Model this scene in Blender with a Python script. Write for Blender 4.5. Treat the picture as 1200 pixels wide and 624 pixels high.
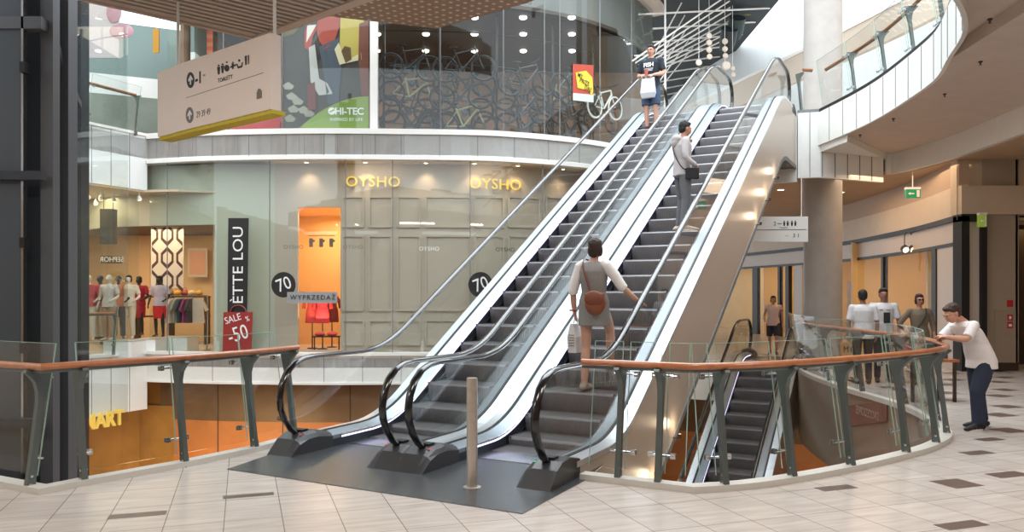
import bpy, bmesh, math, random
from math import sin, cos, tan, pi, radians, sqrt, atan2
from mathutils import Vector, Matrix
from mathutils.geometry import tessellate_polygon
random.seed(7)
S = bpy.context.scene
for o in list(bpy.data.objects): bpy.data.objects.remove(o)
COL = S.collection

# ------------------------------------------------------------------ camera
FPX, YH, EYE = 916.1, 344.4, 1.68
cd = bpy.data.cameras.new('camera'); cam = bpy.data.objects.new('camera', cd); COL.objects.link(cam)
cd.sensor_width = 36; cd.lens = 36*FPX/1200; cd.shift_y = (YH-312)/1200
cd.clip_start = .05; cd.clip_end = 200
cam.location = (0, 0, EYE); cam.rotation_euler = (pi/2, 0, 0)
S.camera = cam

# ------------------------------------------------------------------ world and light
w = bpy.data.worlds.new('sky'); S.world = w; w.use_nodes = True
bg = w.node_tree.nodes['Background']
bg.inputs[0].default_value = (.86, .94, 1, 1); bg.inputs[1].default_value = 2.3
vs = S.view_settings
vs.view_transform = 'Standard'; vs.look = 'None'; vs.gamma = 1; vs.use_curve_mapping = False
vs.exposure = 0.17
try:
    S.cycles.transparent_max_bounces = 24; S.cycles.max_bounces = 8
    S.cycles.sample_clamp_indirect = 6
except Exception: pass

def area(name, loc, size, power, color=(1,1,1), rot=(0,0,0), spread=None):
    l = bpy.data.lights.new(name, 'AREA'); l.shape = 'RECTANGLE'; l.size, l.size_y = size
    l.energy = power; l.color = color
    if spread: l.spread = spread
    o = bpy.data.objects.new(name, l); COL.objects.link(o); o.location = loc; o.rotation_euler = rot
    return o
def spot(name, loc, power, color, size=2.0, rot=(0,0,0), blend=.6, r=.05):
    l = bpy.data.lights.new(name, 'SPOT'); l.energy = power; l.color = color; l.spot_size = size; l.spot_blend = blend
    l.shadow_soft_size = r
    o = bpy.data.objects.new(name, l); COL.objects.link(o); o.location = loc; o.rotation_euler = rot
    return o
def point(name, loc, power, color, r=.1):
    l = bpy.data.lights.new(name, 'POINT'); l.energy = power; l.color = color; l.shadow_soft_size = r
    o = bpy.data.objects.new(name, l); COL.objects.link(o); o.location = loc
    return o
WARM = (1, .72, .45)
area('skylight', (2, 15, 17), (16, 16), 4400, (.9, .96, 1))
area('skylight_far', (5, 30, 15.5), (10, 10), 1800, (.92, .97, 1))
# unseen area lights added under the near soffit to brighten the floor
for lx, ly in ((-7, 3), (-2.5, 4), (2.5, 4), (7, 5), (11, 8)):
    area('soffit_fill', (lx, ly, 5.0), (2.2, 1.2), 120, (1, .93, .86))
area('corridor_lamp', (9, 20, 4.5), (2, 6), 95, (1, .72, .48))
area('corridor_lamp', (11.5, 12, 4.6), (3, 3), 80, (1, .78, .58))

# ------------------------------------------------------------------ materials
def lin(c):
    def f(v):
        v /= 255
        return v/12.92 if v <= .04045 else ((v+.055)/1.055)**2.4
    return (f(c[0]), f(c[1]), f(c[2]), 1)
def mat(name, c, rough=.5, metal=0, emit=None, es=0, var=0, vscale=8, bump=0, bscale=60, coat=0, alpha=None, stretch=None):
    m = bpy.data.materials.new(name); m.use_nodes = True; nt = m.node_tree
    b = nt.nodes['Principled BSDF']
    b.inputs['Base Color'].default_value = lin(c); b.inputs['Roughness'].default_value = rough; b.inputs['Metallic'].default_value = metal
    if coat: b.inputs['Coat Weight'].default_value = coat
    if emit: b.inputs['Emission Color'].default_value = lin(emit); b.inputs['Emission Strength'].default_value = es
    if var or bump:
        tc = nt.nodes.new('ShaderNodeTexCoord'); mp = nt.nodes.new('ShaderNodeMapping'); nt.links.new(tc.outputs['Object'], mp.inputs[0])
        if stretch: mp.inputs['Scale'].default_value = stretch
    if var:
        n = nt.nodes.new('ShaderNodeTexNoise'); n.inputs['Scale'].default_value = vscale; n.inputs['Detail'].default_value = 5
        nt.links.new(mp.outputs[0], n.inputs['Vector'])
        r = nt.nodes.new('ShaderNodeMapRange'); r.inputs[1].default_value = .3; r.inputs[2].default_value = .7
        r.inputs[3].default_value = 1-var; r.inputs[4].default_value = 1+var
        nt.links.new(n.outputs[0], r.inputs[0])
        h = nt.nodes.new('ShaderNodeHueSaturation'); h.inputs['Color'].default_value = lin(c)
        nt.links.new(r.outputs[0], h.inputs['Value']); nt.links.new(h.outputs[0], b.inputs['Base Color'])
    if bump:
        n2 = nt.nodes.new('ShaderNodeTexNoise'); n2.inputs['Scale'].default_value = bscale
        nt.links.new(mp.outputs[0], n2.inputs['Vector'])
        bp = nt.nodes.new('ShaderNodeBump'); bp.inputs['Strength'].default_value = bump; bp.inputs['Distance'].default_value = .01
        nt.links.new(n2.outputs[0], bp.inputs['Height']); nt.links.new(bp.outputs[0], b.inputs['Normal'])
    return m
def emis(name, c, s):
    return mat(name, (0,0,0), .5, 0, c, s)
def glassmat(name, tint=(1,1,1), ior=1.45, rough=0.0, maxr=1.0):
    m = bpy.data.materials.new(name); m.use_nodes = True; nt = m.node_tree
    for n in list(nt.nodes): nt.nodes.remove(n)
    out = nt.nodes.new('ShaderNodeOutputMaterial'); mx = nt.nodes.new('ShaderNodeMixShader')
    tr = nt.nodes.new('ShaderNodeBsdfTransparent'); gl = nt.nodes.new('ShaderNodeBsdfGlossy')
    tr.inputs[0].default_value = (*tint, 1); gl.inputs['Roughness'].default_value = rough
    lw = nt.nodes.new('ShaderNodeLayerWeight'); lw.inputs[0].default_value = .5
    pw = nt.nodes.new('ShaderNodeMath'); pw.operation = 'POWER'; pw.inputs[1].default_value = 4.2
    f0 = ((ior-1)/(ior+1))**2
    ma = nt.nodes.new('ShaderNodeMath'); ma.operation = 'MULTIPLY_ADD'; ma.inputs[1].default_value = maxr*(1-f0); ma.inputs[2].default_value = f0
    nt.links.new(lw.outputs['Facing'], pw.inputs[0]); nt.links.new(pw.outputs[0], ma.inputs[0]); nt.links.new(ma.outputs[0], mx.inputs[0])
    nt.links.new(tr.outputs[0], mx.inputs[1]); nt.links.new(gl.outputs[0], mx.inputs[2])
    nt.links.new(mx.outputs[0], out.inputs[0])
    return m
M = {}
M['glass'] = glassmat('clear_glass', (.975, .985, .98), 1.35, maxr=.6)
M['shopglass'] = glassmat('shop_glass', (.93, .96, .95), 1.5, maxr=.8)
M['corrglass'] = glassmat('corridor_shop_glass', (.96, .96, .95), 1.18, maxr=.05)
M['upglass'] = glassmat('upper_shop_glass', (.95, .97, .96), 1.4, maxr=.45)
M['edge'] = mat('glass_edge', (150, 185, 172), .2)
M['white_panel'] = mat('white_panel', (232, 233, 230), .35, var=.02)
M['white'] = mat('white_paint', (238, 236, 232), .45)
M['seam'] = mat('panel_seam', (120, 122, 122), .6)
M['curb'] = mat('pale_curb', (205, 202, 195), .4)
M['steel'] = mat('brushed_steel', (205, 207, 210), .22, 1, var=.05, vscale=30, stretch=(1,1,.02))
M['deck'] = mat('escalator_deck_steel', (225, 230, 236), .3, .75)
M['deck_grey'] = mat('escalator_inner_deck', (150, 160, 170), .35, .7)
M['side_grey'] = mat('escalator_side_grey', (110, 112, 116), .4, .5)
M['bollard'] = mat('bollard_steel', (205, 196, 186), .3, .7, var=.06, vscale=20)
M['rubber'] = mat('handrail_rubber', (16, 16, 18), .18, coat=.6)
M['box_dark'] = mat('newel_box', (62, 62, 64), .35, .2)
M['black'] = mat('black', (18, 18, 20), .4)
M['blackpaint'] = mat('black_metal', (26, 24, 24), .55, 0)
M['post'] = mat('post_paint', (100, 108, 106), .38, .5)
M['frame_dark'] = mat('shaft_steel', (90, 93, 98), .5, .1)
M['frame_black'] = mat('shaft_black', (44, 48, 58), .5, .1)
M['shaft_panel'] = mat('shaft_panel', (70, 76, 83), .5, .1)
M['wood'] = mat('handrail_wood', (172, 106, 66), .3, var=.14, vscale=14, coat=.5, stretch=(1,1,1))
M['clad'] = mat('bronze_cladding', (192, 176, 162), .32, .1)
M['led'] = emis('led_strip', (215, 212, 255), 2.2)
M['red'] = mat('red', (190, 36, 40), .5)
M['reddot'] = emis('red_lamp', (255, 40, 40), 1.2)
M['greenlamp'] = emis('green_lamp', (30, 230, 140), 1.4)
M['soffit'] = mat('soffit_brown', (210, 194, 182), .7, var=.04, vscale=3)
M['soffit_edge'] = mat('soffit_edge', (196, 180, 168), .6)
M['slat'] = mat('soffit_slat', (182, 172, 164), .6)
M['slatgap'] = mat('soffit_gap', (90, 78, 72), .8)
M['beige'] = mat('beige_wall', (205, 184, 158), .5, var=.03, vscale=3)
M['cream'] = mat('cream_wall', (198, 182, 168), .45)
M['orange'] = mat('orange_wall', (190, 122, 66), .45, var=.08, vscale=2)
M['brownwall'] = mat('brown_wall', (112, 88, 62), .35, var=.1, vscale=2)
M['darkbrown'] = mat('dark_brown', (60, 44, 34), .5)
M['concrete'] = mat('grey_column', (168, 163, 158), .6, var=.06, vscale=4)
M['yellow'] = mat('yellow', (205, 188, 40), .5)
M['smalllamp'] = emis('small_warm_lamp', (255,225,180), 2.5)
M['warmlamp'] = emis('warm_lamp', (255, 225, 180), 12)
M['coollamp'] = emis('cool_lamp', (255, 250, 240), 12)

# ------------------------------------------------------------------ mesh helpers
class MB:
    def __init__(s): s.v = []; s.f = []; s.m = []
    def add(s, vs, fs, mi=0):
        b = len(s.v); s.v += [tuple(v) for v in vs]; s.f += [tuple(i+b for i in f) for f in fs]; s.m += [mi]*len(fs)
    def box(s, lo, hi, mi=0, mx=None):
        x0,y0,z0 = lo; x1,y1,z1 = hi
        vs = [Vector(p) for p in ((x0,y0,z0),(x1,y0,z0),(x1,y1,z0),(x0,y1,z0),(x0,y0,z1),(x1,y0,z1),(x1,y1,z1),(x0,y1,z1))]
        if mx is not None: vs = [mx @ v for v in vs]
        s.add(vs, [(0,3,2,1),(4,5,6,7),(0,1,5,4),(1,2,6,5),(2,3,7,6),(3,0,4,7)], mi)
    def bar(s, a, b, wx, wy, mi=0, up=(0,0,1)):
        a, b = Vector(a), Vector(b); t = (b-a); L = t.length; t.normalize()
        u = Vector(up)
        if abs(t.dot(u)) > .98: u = Vector((0,1,0))
        x = t.cross(u).normalized(); y = x.cross(t).normalized()
        mx = Matrix((( x.x, y.x, t.x, a.x),(x.y, y.y, t.y, a.y),(x.z, y.z, t.z, a.z),(0,0,0,1)))
        s.box((-wx/2,-wy/2,0),(wx/2,wy/2,L),mi,mx)
    def ring(s, pts_list, mi=0, closed=False, caps=True):
        n = len(pts_list[0]); vs = [p for r in pts_list for p in r]; fs = []
        R = len(pts_list)
        for i in range(R if closed else R-1):
            j = (i+1) % R
            for k in range(n):
                fs.append((i*n+k, i*n+(k+1)%n, j*n+(k+1)%n, j*n+k))
        if caps and not closed:
            fs.append(tuple(range(n-1,-1,-1))); fs.append(tuple((R-1)*n+k for k in range(n)))
        s.add(vs, fs, mi)
    def tube(s, path, r, n=10, mi=0, closed=False, ry=None, side=None):
        # elliptical sweep; r along "side", ry along the other; r may be a list
        P = [Vector(p) for p in path]; R = []
        N = len(P); prev = None
        for i in range(N):
            if closed: t = P[(i+1)%N]-P[i-1]
            else: t = P[min(i+1,N-1)]-P[max(i-1,0)]
            t.normalize()
            if side is not None: x = Vector(side) - t*t.dot(Vector(side)); x.normalize()
            elif prev is None:
                u = Vector((0,0,1)) if abs(t.z) < .9 else Vector((1,0,0)); x = t.cross(u).normalized()
            else:
                x = prev - t*prev.dot(t); x.normalize()
            prev = x; y = t.cross(x)
            rr = r[i] if isinstance(r,(list,tuple)) else r
            r2 = rr if ry is None else (ry[i] if isinstance(ry,(list,tuple)) else ry)
            R.append([P[i] + x*rr*cos(2*pi*k/n) + y*r2*sin(2*pi*k/n) for k in range(n)])
        s.ring(R, mi, closed)
    def lathe(s, prof, c=(0,0,0), n=20, mi=0, mx=None):
        R = []
        for r, z in prof:
            ring = [Vector((c[0]+r*cos(2*pi*k/n), c[1]+r*sin(2*pi*k/n), c[2]+z)) for k in range(n)]
            if mx is not None: ring = [mx @ v for v in ring]
            R.append(ring)
        s.ring(R, mi)
    def poly(s, pts, z0, z1=None, mi=0, mside=None):
        # horizontal polygon, extruded from z0 to z1
        tri = tessellate_polygon([[Vector((p[0],p[1],0)) for p in pts]])
        n = len(pts)
        if z1 is None:
            s.add([(p[0],p[1],z0) for p in pts], [tuple(t) for t in tri], mi); return
        s.add([(p[0],p[1],z0) for p in pts]+[(p[0],p[1],z1) for p in pts],
              [tuple(t) for t in tri]+[tuple(i+n for i in t) for t in tri], mi)
        s.add([(p[0],p[1],z0) for p in pts]+[(p[0],p[1],z1) for p in pts],
              [(i,(i+1)%n,(i+1)%n+n,i+n) for i in range(n)], mi if mside is None else mside)
    def prism(s, pts, fn, d0, d1, mi=0):
        # 2D polygon pts -> fn(p,q,d)
        tri = tessellate_polygon([[Vector((p[0],p[1],0)) for p in pts]]); n = len(pts)
        vs = [fn(p[0],p[1],d0) for p in pts]+[fn(p[0],p[1],d1) for p in pts]
        s.add(vs, [tuple(t) for t in tri]+[tuple(i+n for i in t) for t in tri]+[(i,(i+1)%n,(i+1)%n+n,i+n) for i in range(n)], mi)
    def strip(s, path, z0, z1, thick=0, mi=0, inward=1):
        # vertical ribbon along an XY path, thickened to one side
        if thick == 0:
            vs = [(p[0],p[1],z0) for p in path]+[(p[0],p[1],z1) for p in path]; n = len(path)
            s.add(vs, [(i,i+1,i+1+n,i+n) for i in range(n-1)], mi); return
        off = offset_path(path, thick*inward)
        R = [[(a[0],a[1],z0),(a[0],a[1],z1),(b[0],b[1],z1),(b[0],b[1],z0)] for a, b in zip(path, off)]
        s.ring(R, mi)
    def sphere(s, c, r, n=12, m=8, mi=0, mx=None):
        rx,ry,rz = r if isinstance(r,(tuple,list)) else (r,r,r)
        vs = [Vector((0,0,-1))]; 
        for j in range(1,m):
            a = -pi/2+pi*j/m
            for k in range(n): vs.append(Vector((cos(a)*cos(2*pi*k/n), cos(a)*sin(2*pi*k/n), sin(a))))
        vs.append(Vector((0,0,1)))
        fs = [(0,1+(k+1)%n,1+k) for k in range(n)]
        for j in range(m-2):
            for k in range(n):
                a=1+j*n+k; b=1+j*n+(k+1)%n; fs.append((a,b,b+n,a+n))
        t=len(vs)-1; o=1+(m-2)*n
        fs += [(o+k,o+(k+1)%n,t) for k in range(n)]
        out=[]
        for v in vs:
            p=Vector((v.x*rx,v.y*ry,v.z*rz))
            if mx is not None: p = mx @ p
            out.append(p+Vector(c))
        s.add(out,fs,mi)
    def mesh(s, name, mats, smooth=False):
        me = bpy.data.meshes.new(name); me.from_pydata([tuple(v) for v in s.v], [], s.f)
        if not isinstance(mats,(list,tuple)): mats = [mats]
        for m in mats: me.materials.append(m)
        me.polygons.foreach_set('material_index', s.m)
        bm = bmesh.new(); bm.from_mesh(me); bmesh.ops.recalc_face_normals(bm, faces=bm.faces); bm.to_mesh(me); bm.free()
        if smooth:
            me.polygons.foreach_set('use_smooth', [True]*len(me.polygons))
            try: me.set_sharp_from_angle(angle=radians(40))
            except Exception: pass
        return me
    def build(s, name, mats, parent=None, smooth=False, loc=None):
        o = bpy.data.objects.new(name, s.mesh(name, mats, smooth)); COL.objects.link(o)
        if parent is not None: o.parent = parent
        if loc is not None: o.location = loc
        return o
def offset_path(path, d):
    out = []
    for i, p in enumerate(path):
        a = Vector(path[max(i-1,0)][:2]); b = Vector(path[min(i+1,len(path)-1)][:2]); t = (b-a)
        if t.length == 0: t = Vector((1,0))
        t.normalize()
        if 0 < i < len(path)-1:
            t1 = (Vector(path[i][:2])-a).normalized(); t2 = (b-Vector(path[i][:2])).normalized()
            m = t1+t2
            if m.length > 1e-4:
                m.normalize(); k = 1/max(.4, m.dot(t1)); n = Vector((-m.y, m.x))*k
            else: n = Vector((-t.y,t.x))
        else: n = Vector((-t.y, t.x))
        out.append((p[0]+n.x*d, p[1]+n.y*d))
    return out
def tag(o, label=None, cat=None, group=None, kind=None):
    if label: o['label'] = label
    if cat: o['category'] = cat
    if group: o['group'] = group
    if kind: o['kind'] = kind
    return o
def thing(name, label, cat, loc=(0,0,0), rz=0, group=None):
    o = bpy.data.objects.new(name, None); COL.objects.link(o); o.empty_display_size = .1
    o.location = loc; o.rotation_euler = (0,0,rz)
    return tag(o, label, cat, group)
def copy_tree(o, parent=None):
    c = o.copy(); COL.objects.link(c)
    if parent is not None: c.parent = parent
    for ch in [x for x in list(COL.objects) if x.parent == o]: copy_tree(ch, c)
    return c
def struct(mb, name, mats, smooth=False):
    return tag(mb.build(name, mats, None, smooth), kind='structure')
def textmesh(name, body, size, m, mx, depth=.01, parent=None, mirror=False, spacing=1.0, bold=0, align='CENTER'):
    c = bpy.data.curves.new('txt','FONT'); c.body = body; c.size = size; c.extrude = depth/2; c.align_x = align; c.align_y = 'CENTER'
    c.space_character = spacing; c.offset = bold; c.resolution_u = 3
    t = bpy.data.objects.new('txt', c); COL.objects.link(t)
    dg = bpy.context.evaluated_depsgraph_get(); dg.update()
    me = bpy.data.meshes.new_from_object(t.evaluated_get(dg)); bpy.data.objects.remove(t); bpy.data.curves.remove(c)
    if mirror: me.transform(Matrix.Diagonal((-1,1,1,1)))
    me.transform(mx); me.materials.clear(); me.materials.append(m)
    o = bpy.data.objects.new(name, me); COL.objects.link(o)
    if parent is not None: o.parent = parent
    return o
def facing(loc, tx, up=(0,0,1)):
    # matrix: local x -> tx (reading direction), local y -> up, local z -> towards reader
    x = Vector(tx).normalized(); y = Vector(up).normalized(); z = x.cross(y).normalized(); y = z.cross(x)
    return Matrix(((x.x,y.x,z.x,loc[0]),(x.y,y.y,z.y,loc[1]),(x.z,y.z,z.z,loc[2]),(0,0,0,1)))
def smoothpath(pts, k=6):
    # Catmull-Rom
    P = [Vector(p) for p in pts]; out = []
    for i in range(len(P)-1):
        p0 = P[max(i-1,0)]; p1 = P[i]; p2 = P[i+1]; p3 = P[min(i+2,len(P)-1)]
        for j in range(k):
            t = j/k
            out.append(.5*((2*p1)+(p2-p0)*t+(2*p0-5*p1+4*p2-p3)*t*t+(3*p1-p0-3*p2+p3)*t*t*t))
    out.append(P[-1]); return out
def resample(path, step):
    P = [Vector(p) for p in path]; L = [0]
    for a, b in zip(P, P[1:]): L.append(L[-1]+(b-a).length)
    n = max(1, round(L[-1]/step)); out = []
    for k in range(n+1):
        d = L[-1]*k/n; i = 0
        while i < len(L)-2 and L[i+1] < d: i += 1
        t = (d-L[i])/max(1e-9, L[i+1]-L[i]); out.append(P[i].lerp(P[i+1], t))
    return out
def hit(path, u):
    # where the sight line of image column u meets an XY path: point and unit tangent
    k = (u-600)/FPX; best = None
    for a, b in zip(path, path[1:]):
        fa = a[0]-k*a[1]; fb = b[0]-k*b[1]
        if fa*fb <= 0 and fa != fb:
            t = fa/(fa-fb); p = Vector((a[0]+(b[0]-a[0])*t, a[1]+(b[1]-a[1])*t)); d = (Vector(b[:2])-Vector(a[:2])).normalized()
            if best is None or p.y < best[0].y: best = (p, d)
    return best
def zat(v, y): return EYE-(v-YH)*y/FPX
# ================================================================== setting
UP, TOP = 5.83, 5.97          # upper floor level, top of its white edge
# stone floor: pale tiles turned 20 degrees, dark inlays as their own faces
def floor_mat():
    m = bpy.data.materials.new('stone_tiles'); m.use_nodes = True; nt = m.node_tree; b = nt.nodes['Principled BSDF']
    b.inputs['Roughness'].default_value = .26
    tc = nt.nodes.new('ShaderNodeTexCoord'); mp = nt.nodes.new('ShaderNodeMapping'); mp.inputs['Rotation'].default_value = (0,0,radians(-19))
    mp.inputs['Location'].default_value = (.13,.07,0)
    nt.links.new(tc.outputs['Object'], mp.inputs[0])
    br = nt.nodes.new('ShaderNodeTexBrick'); br.offset = 0; br.inputs['Scale'].default_value = 1
    br.inputs['Brick Width'].default_value = .41; br.inputs['Row Height'].default_value = .62; br.inputs['Mortar Size'].default_value = .004
    br.inputs['Mortar Smooth'].default_value = .3
    br.inputs['Color1'].default_value = lin((196,187,180)); br.inputs['Color2'].default_value = lin((188,179,172)); br.inputs['Mortar'].default_value = lin((122,115,110))
    nt.links.new(mp.outputs[0], br.inputs['Vector'])
    mp2 = nt.nodes.new('ShaderNodeMapping'); mp2.inputs['Scale'].default_value = (1.2,9,1); nt.links.new(mp.outputs[0], mp2.inputs[0])
    n = nt.nodes.new('ShaderNodeTexNoise'); n.inputs['Scale'].default_value = 1.6; n.inputs['Detail'].default_value = 7; nt.links.new(mp2.outputs[0], n.inputs['Vector'])
    r = nt.nodes.new('ShaderNodeMapRange'); r.inputs[1].default_value = .3; r.inputs[2].default_value = .7; r.inputs[3].default_value = .86; r.inputs[4].default_value = 1.1
    nt.links.new(n.outputs[0], r.inputs[0])
    mx = nt.nodes.new('ShaderNodeMix'); mx.data_type = 'RGBA'; mx.blend_type = 'MULTIPLY'; mx.inputs[0].default_value = 1
    nt.links.new(br.outputs['Color'], mx.inputs[6]); nt.links.new(r.outputs[0], mx.inputs[7]); nt.links.new(mx.outputs[2], b.inputs['Base Color'])
    return m
M['tile'] = floor_mat()
M['inlay'] = mat('dark_inlay_stone', (100, 84, 78), .3, var=.05, vscale=20)

CL = [(-14,11.75),(-9,9.15),(-5.5,7.32),(-4.43,6.76),(-3.93,6.50),(-3.72,6.82),(-3.14,7.56),(-2.70,8.27),(-2.42,9.0)]
CR = [(.61,7.04),(1.07,6.80),(1.53,6.56)] + [tuple(p) for p in smoothpath([(1.53,6.56),(2.0,6.68),(2.52,6.93),(3.25,7.38),(4.19,8.07),(4.68,8.52),(5.1,9.05),(5.42,9.8),(5.7,10.7),(5.85,11.8),(5.9,13.8),(6.2,16.3),(6.9,18.6)], 5)][1:]
TH = radians(28.4); O0 = Vector((-2.403, 8.084)); SD = Vector((sin(TH), cos(TH))); LD = Vector((cos(TH), -sin(TH)))
def W2(s, a): p = O0+SD*s+LD*a; return (p.x, p.y)
N = [(-14,-4.5),(15,-4.5),(15,9.8),(5.42,9.8)]
i98 = min(range(len(CR)), key=lambda i: abs(CR[i][1]-9.8)+ (0 if CR[i][0] > 5 else 9))
near = CR[:i98][::-1]
N += near + [W2(.5,3.1), W2(1.3,3.1), W2(1.3,-.17), W2(.5,-.17)] + [(-2.42,9.0)] + CL[::-1][1:]
R_ = [tuple(CR[i98]),(15,9.8),(15,40),(7.0,40)] + [tuple(p) for p in CR[i98:][::-1]]
F = [tuple(p) for p in smoothpath([(-9.8,21.0),(-8.3,20.6),(-6.7,20.4),(-5,20.3),(-3.35,20.35),(-1.1,20.5),(0,20.75),(1.3,21.3),(2.6,22.15),(4.0,23.6),(5,25.4)], 4)]
FL = [(-13.4,13.8),(-10.7,19.2),(-9.8,21.0)]
iF = min(range(len(F)), key=lambda i: abs(F[i][0]-2.6))
Fl = [W2(13.75,3.2), (7,40), (-16,40), (-16,13.8)] + FL[:-1] + F[:iF+1] + [W2(13.75,-.3)]
fl = MB()
for P in (N, R_, Fl): fl.poly(P, -.25, 0, 0)
# inlays: measured ones near, a regular lattice beyond
rot = radians(19)
def inlay(cx, cy, wx, wy):
    c, s = cos(rot), sin(rot)
    q = [(cx+c*x-s*y, cy+s*x+c*y) for x, y in ((-wx,-wy),(wx,-wy),(wx,wy),(-wx,wy))]
    fl.poly(q, .0005, .002, 1)
for c in ((-2.84,5.93,.2,.06),(-2.19,6.5,.2,.05),(2.8,6.755,.18,.065),(3.93,6.91,.16,.14),(3.26,5.67,.19,.07),(4.9,8.24,.17,.08),(4.6,7.25,.19,.09),
          (5.55,8.0,.19,.15),(5.5,9.0,.16,.08),(5.05,6.3,.19,.15),(-1.5,4.6,.2,.06),(1.2,4.7,.2,.06)): inlay(*c)
for k in range(12):
    for j in range(5):
        x = 6.1+j*1.25-(k%2)*.6; y = 9.6+k*.8+j*.42
        if x > 6.2 or (x > 5.9 and y < 10): inlay(x, y, .17, .15)
struct(fl, 'floor', [M['tile'], M['inlay']])

# pale curb and slab edge round the opening
mb = MB()
for path, z0 in ((CL, -.75), (CR, -1.5)):
    off = offset_path(path, .02)
    mb.strip(path, -.02, .055, .13, 0)
    mb.strip(path, z0, .0, .1, 1)
mb.strip([(-2.42,9.0), W2(.62,-.22), W2(.2,-.2)], -.02, .055, .1, 0)
struct(mb, 'trim_1', [M['curb'], mat('slab_edge_bronze', (158,142,124), .3, .3)])
mb = MB(); mb.strip([W2(13.75,3.2), W2(13.75,-.3)], -1.0, .0, .1, 0); struct(mb, 'trim_2', M['white_panel'])

# metal landing plate
def plate_mat():
    m = mat('landing_plate', (112, 116, 120), .22, .7, var=.07, vscale=5, bump=.15, bscale=180); return m
M['plate'] = plate_mat()
mb = MB(); mb.poly([W2(-.70,.02), W2(-.70,3.2), W2(.5,3.2), W2(1.25,3.1), W2(1.25,-.05), W2(.45,-.17), W2(.1,-.15)], .001, .006, 0)
struct(mb, 'trim_3', M['plate'])

# far white edges: lower (ground) and upper
def joints(mb, path, z0, z1, step, mi, out=.004, w=.012):
    for p in resample([(*q,0) for q in path], step)[1:-1]:
        # thin dark joint standing 4 mm proud
        i = min(range(len(path)), key=lambda i: (Vector(path[i])-p.xy).length); a = Vector(path[max(i-1,0)]); b = Vector(path[min(i+1,len(path)-1)]); t = (b-a).normalized()
        n = Vector((t.y,-t.x))
        mb.bar((p.x+n.x*out/2, p.y+n.y*out/2, z0+.01), (p.x+n.x*out/2, p.y+n.y*out/2, z1-.01), w, w, mi)
mb = MB()
mb.strip(F, -.63, .06, .25, 0); mb.strip(offset_path(F,-.05), .06, .14, .35, 2); mb.strip(offset_path(F,-.03), -.69,-.63,.3,2)
mb.strip(FL, -1.42, .06, .25, 0); mb.strip(offset_path(FL,-.04), .06, .14, .35, 2)
joints(mb, F, -.63, .06, 1.02, 1); joints(mb, FL, -1.42, .06, .55, 1)
struct(mb, 'trim_4', [M['white_panel'], M['seam'], M['white']])
mb = MB()
mb.strip(F, 5.27, 5.83, .25, 0); mb.strip(offset_path(F,-.06), 5.83, TOP, .35, 2); mb.strip(offset_path(F,-.05), 5.17, 5.27, .3, 2)
mb.strip(FL, 4.45, 5.9, .25, 0); mb.strip(offset_path(FL,-.04), 5.9, TOP, .35, 2)
joints(mb, F, 5.27, 5.83, 1.02, 1); joints(mb, FL, 4.45, 5.9, .55, 1)
struct(mb, 'trim_5', [M['white_panel'], M['seam'], M['white']])

# upper floors (slabs) and their undersides
B = [tuple(p) for p in smoothpath([(-3.43,10.5),(-1.7,9.1)],2)] + [tuple(p) for p in smoothpath([(-1.7,9.1),(0,7.9),(2.5,7.4),(4.2,8.05),(5.2,9.1),(5.95,10.2),(6.42,11.4),(6.82,12.46),(7.02,13.5),(7.22,15.15),(7.25,16.5),(7.15,18.2)],5)][1:]
B_left = [(-14,1.05),(-3.43,10.5)]
SLAB = B_left[:1] + B + [(7.15,18.3),(9.3,19.3),(15,19.3),(15,-4.5),(-14,-4.5)]
mb = MB(); mb.poly(SLAB, 5.30, UP, 0, 0); mb.poly([(5,-4.5),(15,-4.5),(15,19.3),(9.3,19.3),(7.15,18.3)]+B[::-1][:26], 5.12, 5.30, 0)
struct(mb, 'ceiling', [M['soffit']], )
# far upper slab behind the escalator heads
mb = MB()
mb.poly([(6.6,18.5),(7.15,18.3),(9.3,19.3),(15,19.3),(15,46),(-16,46),(-16,13.8)]+FL[:-1]+[(p[0],p[1]) for p in F[:iF+1]]+[W2(13.38,-.3)], 5.3, UP, 0)
tag(mb.build('floor.001', [M['tile']]), kind='structure')
# ceiling over the ground floor corridor
mb = MB()
D = [tuple(p) for p in smoothpath([(8.6,5),(9.1,9),(9.35,12),(9.45,14.3),(9.65,17),(9.5,19.0),(9.2,19.3)],4)]
mb.poly(D + [(7.15,18.4),(6.6,18.6), W2(13.38,-.3), (2.7,22.4),(5.2,25.5),(4,40),(15,40),(15,5)], 4.6, 4.7, 0)
tag(mb.build('ceiling.001', [mat('corridor_ceiling', (188,160,132), .6, var=.05, vscale=1.5)]), kind='structure')
mb = MB(); mb.strip(D, 4.62, 5.12, .1, 0, 1); joints(mb, D, 4.62, 5.12, .75, 1, -.004)
struct(mb, 'trim_6', [M['white_panel'], M['seam']])
# curved balcony edge, bright panels (right)
mb = MB(); Bo = B[2:]
mb.strip(Bo, 5.12, 5.88, .06, 0, 1); mb.strip(offset_path(Bo,.03), 5.88, TOP, -.12, 2, 1); joints(mb, Bo[14:], 5.12, 5.88, .62, 1, -.128, .009)
struct(mb, 'trim_7', [M['white_panel'], M['seam'], M['blackpaint']])
Lf = [W2(13.38,3.12),(7.15,18.25),(8.95,19.05)]
mb = MB(); mb.strip(Lf, 4.38, 5.9, .12, 0, -1); mb.strip(Lf, 5.9, TOP, .12, 2, -1)
for k in range(5):
    p = Vector(Lf[1]).lerp(Vector(Lf[2]), k/5); mb.bar((p.x+.05,p.y-.11,4.4),(p.x+.05,p.y-.11,5.1),.014,.03,1)
p = Vector(Lf[0]).lerp(Vector(Lf[1]), .5); mb.bar((p.x,p.y-.125,4.4),(p.x,p.y-.125,5.9),.014,.014,1)
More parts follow.
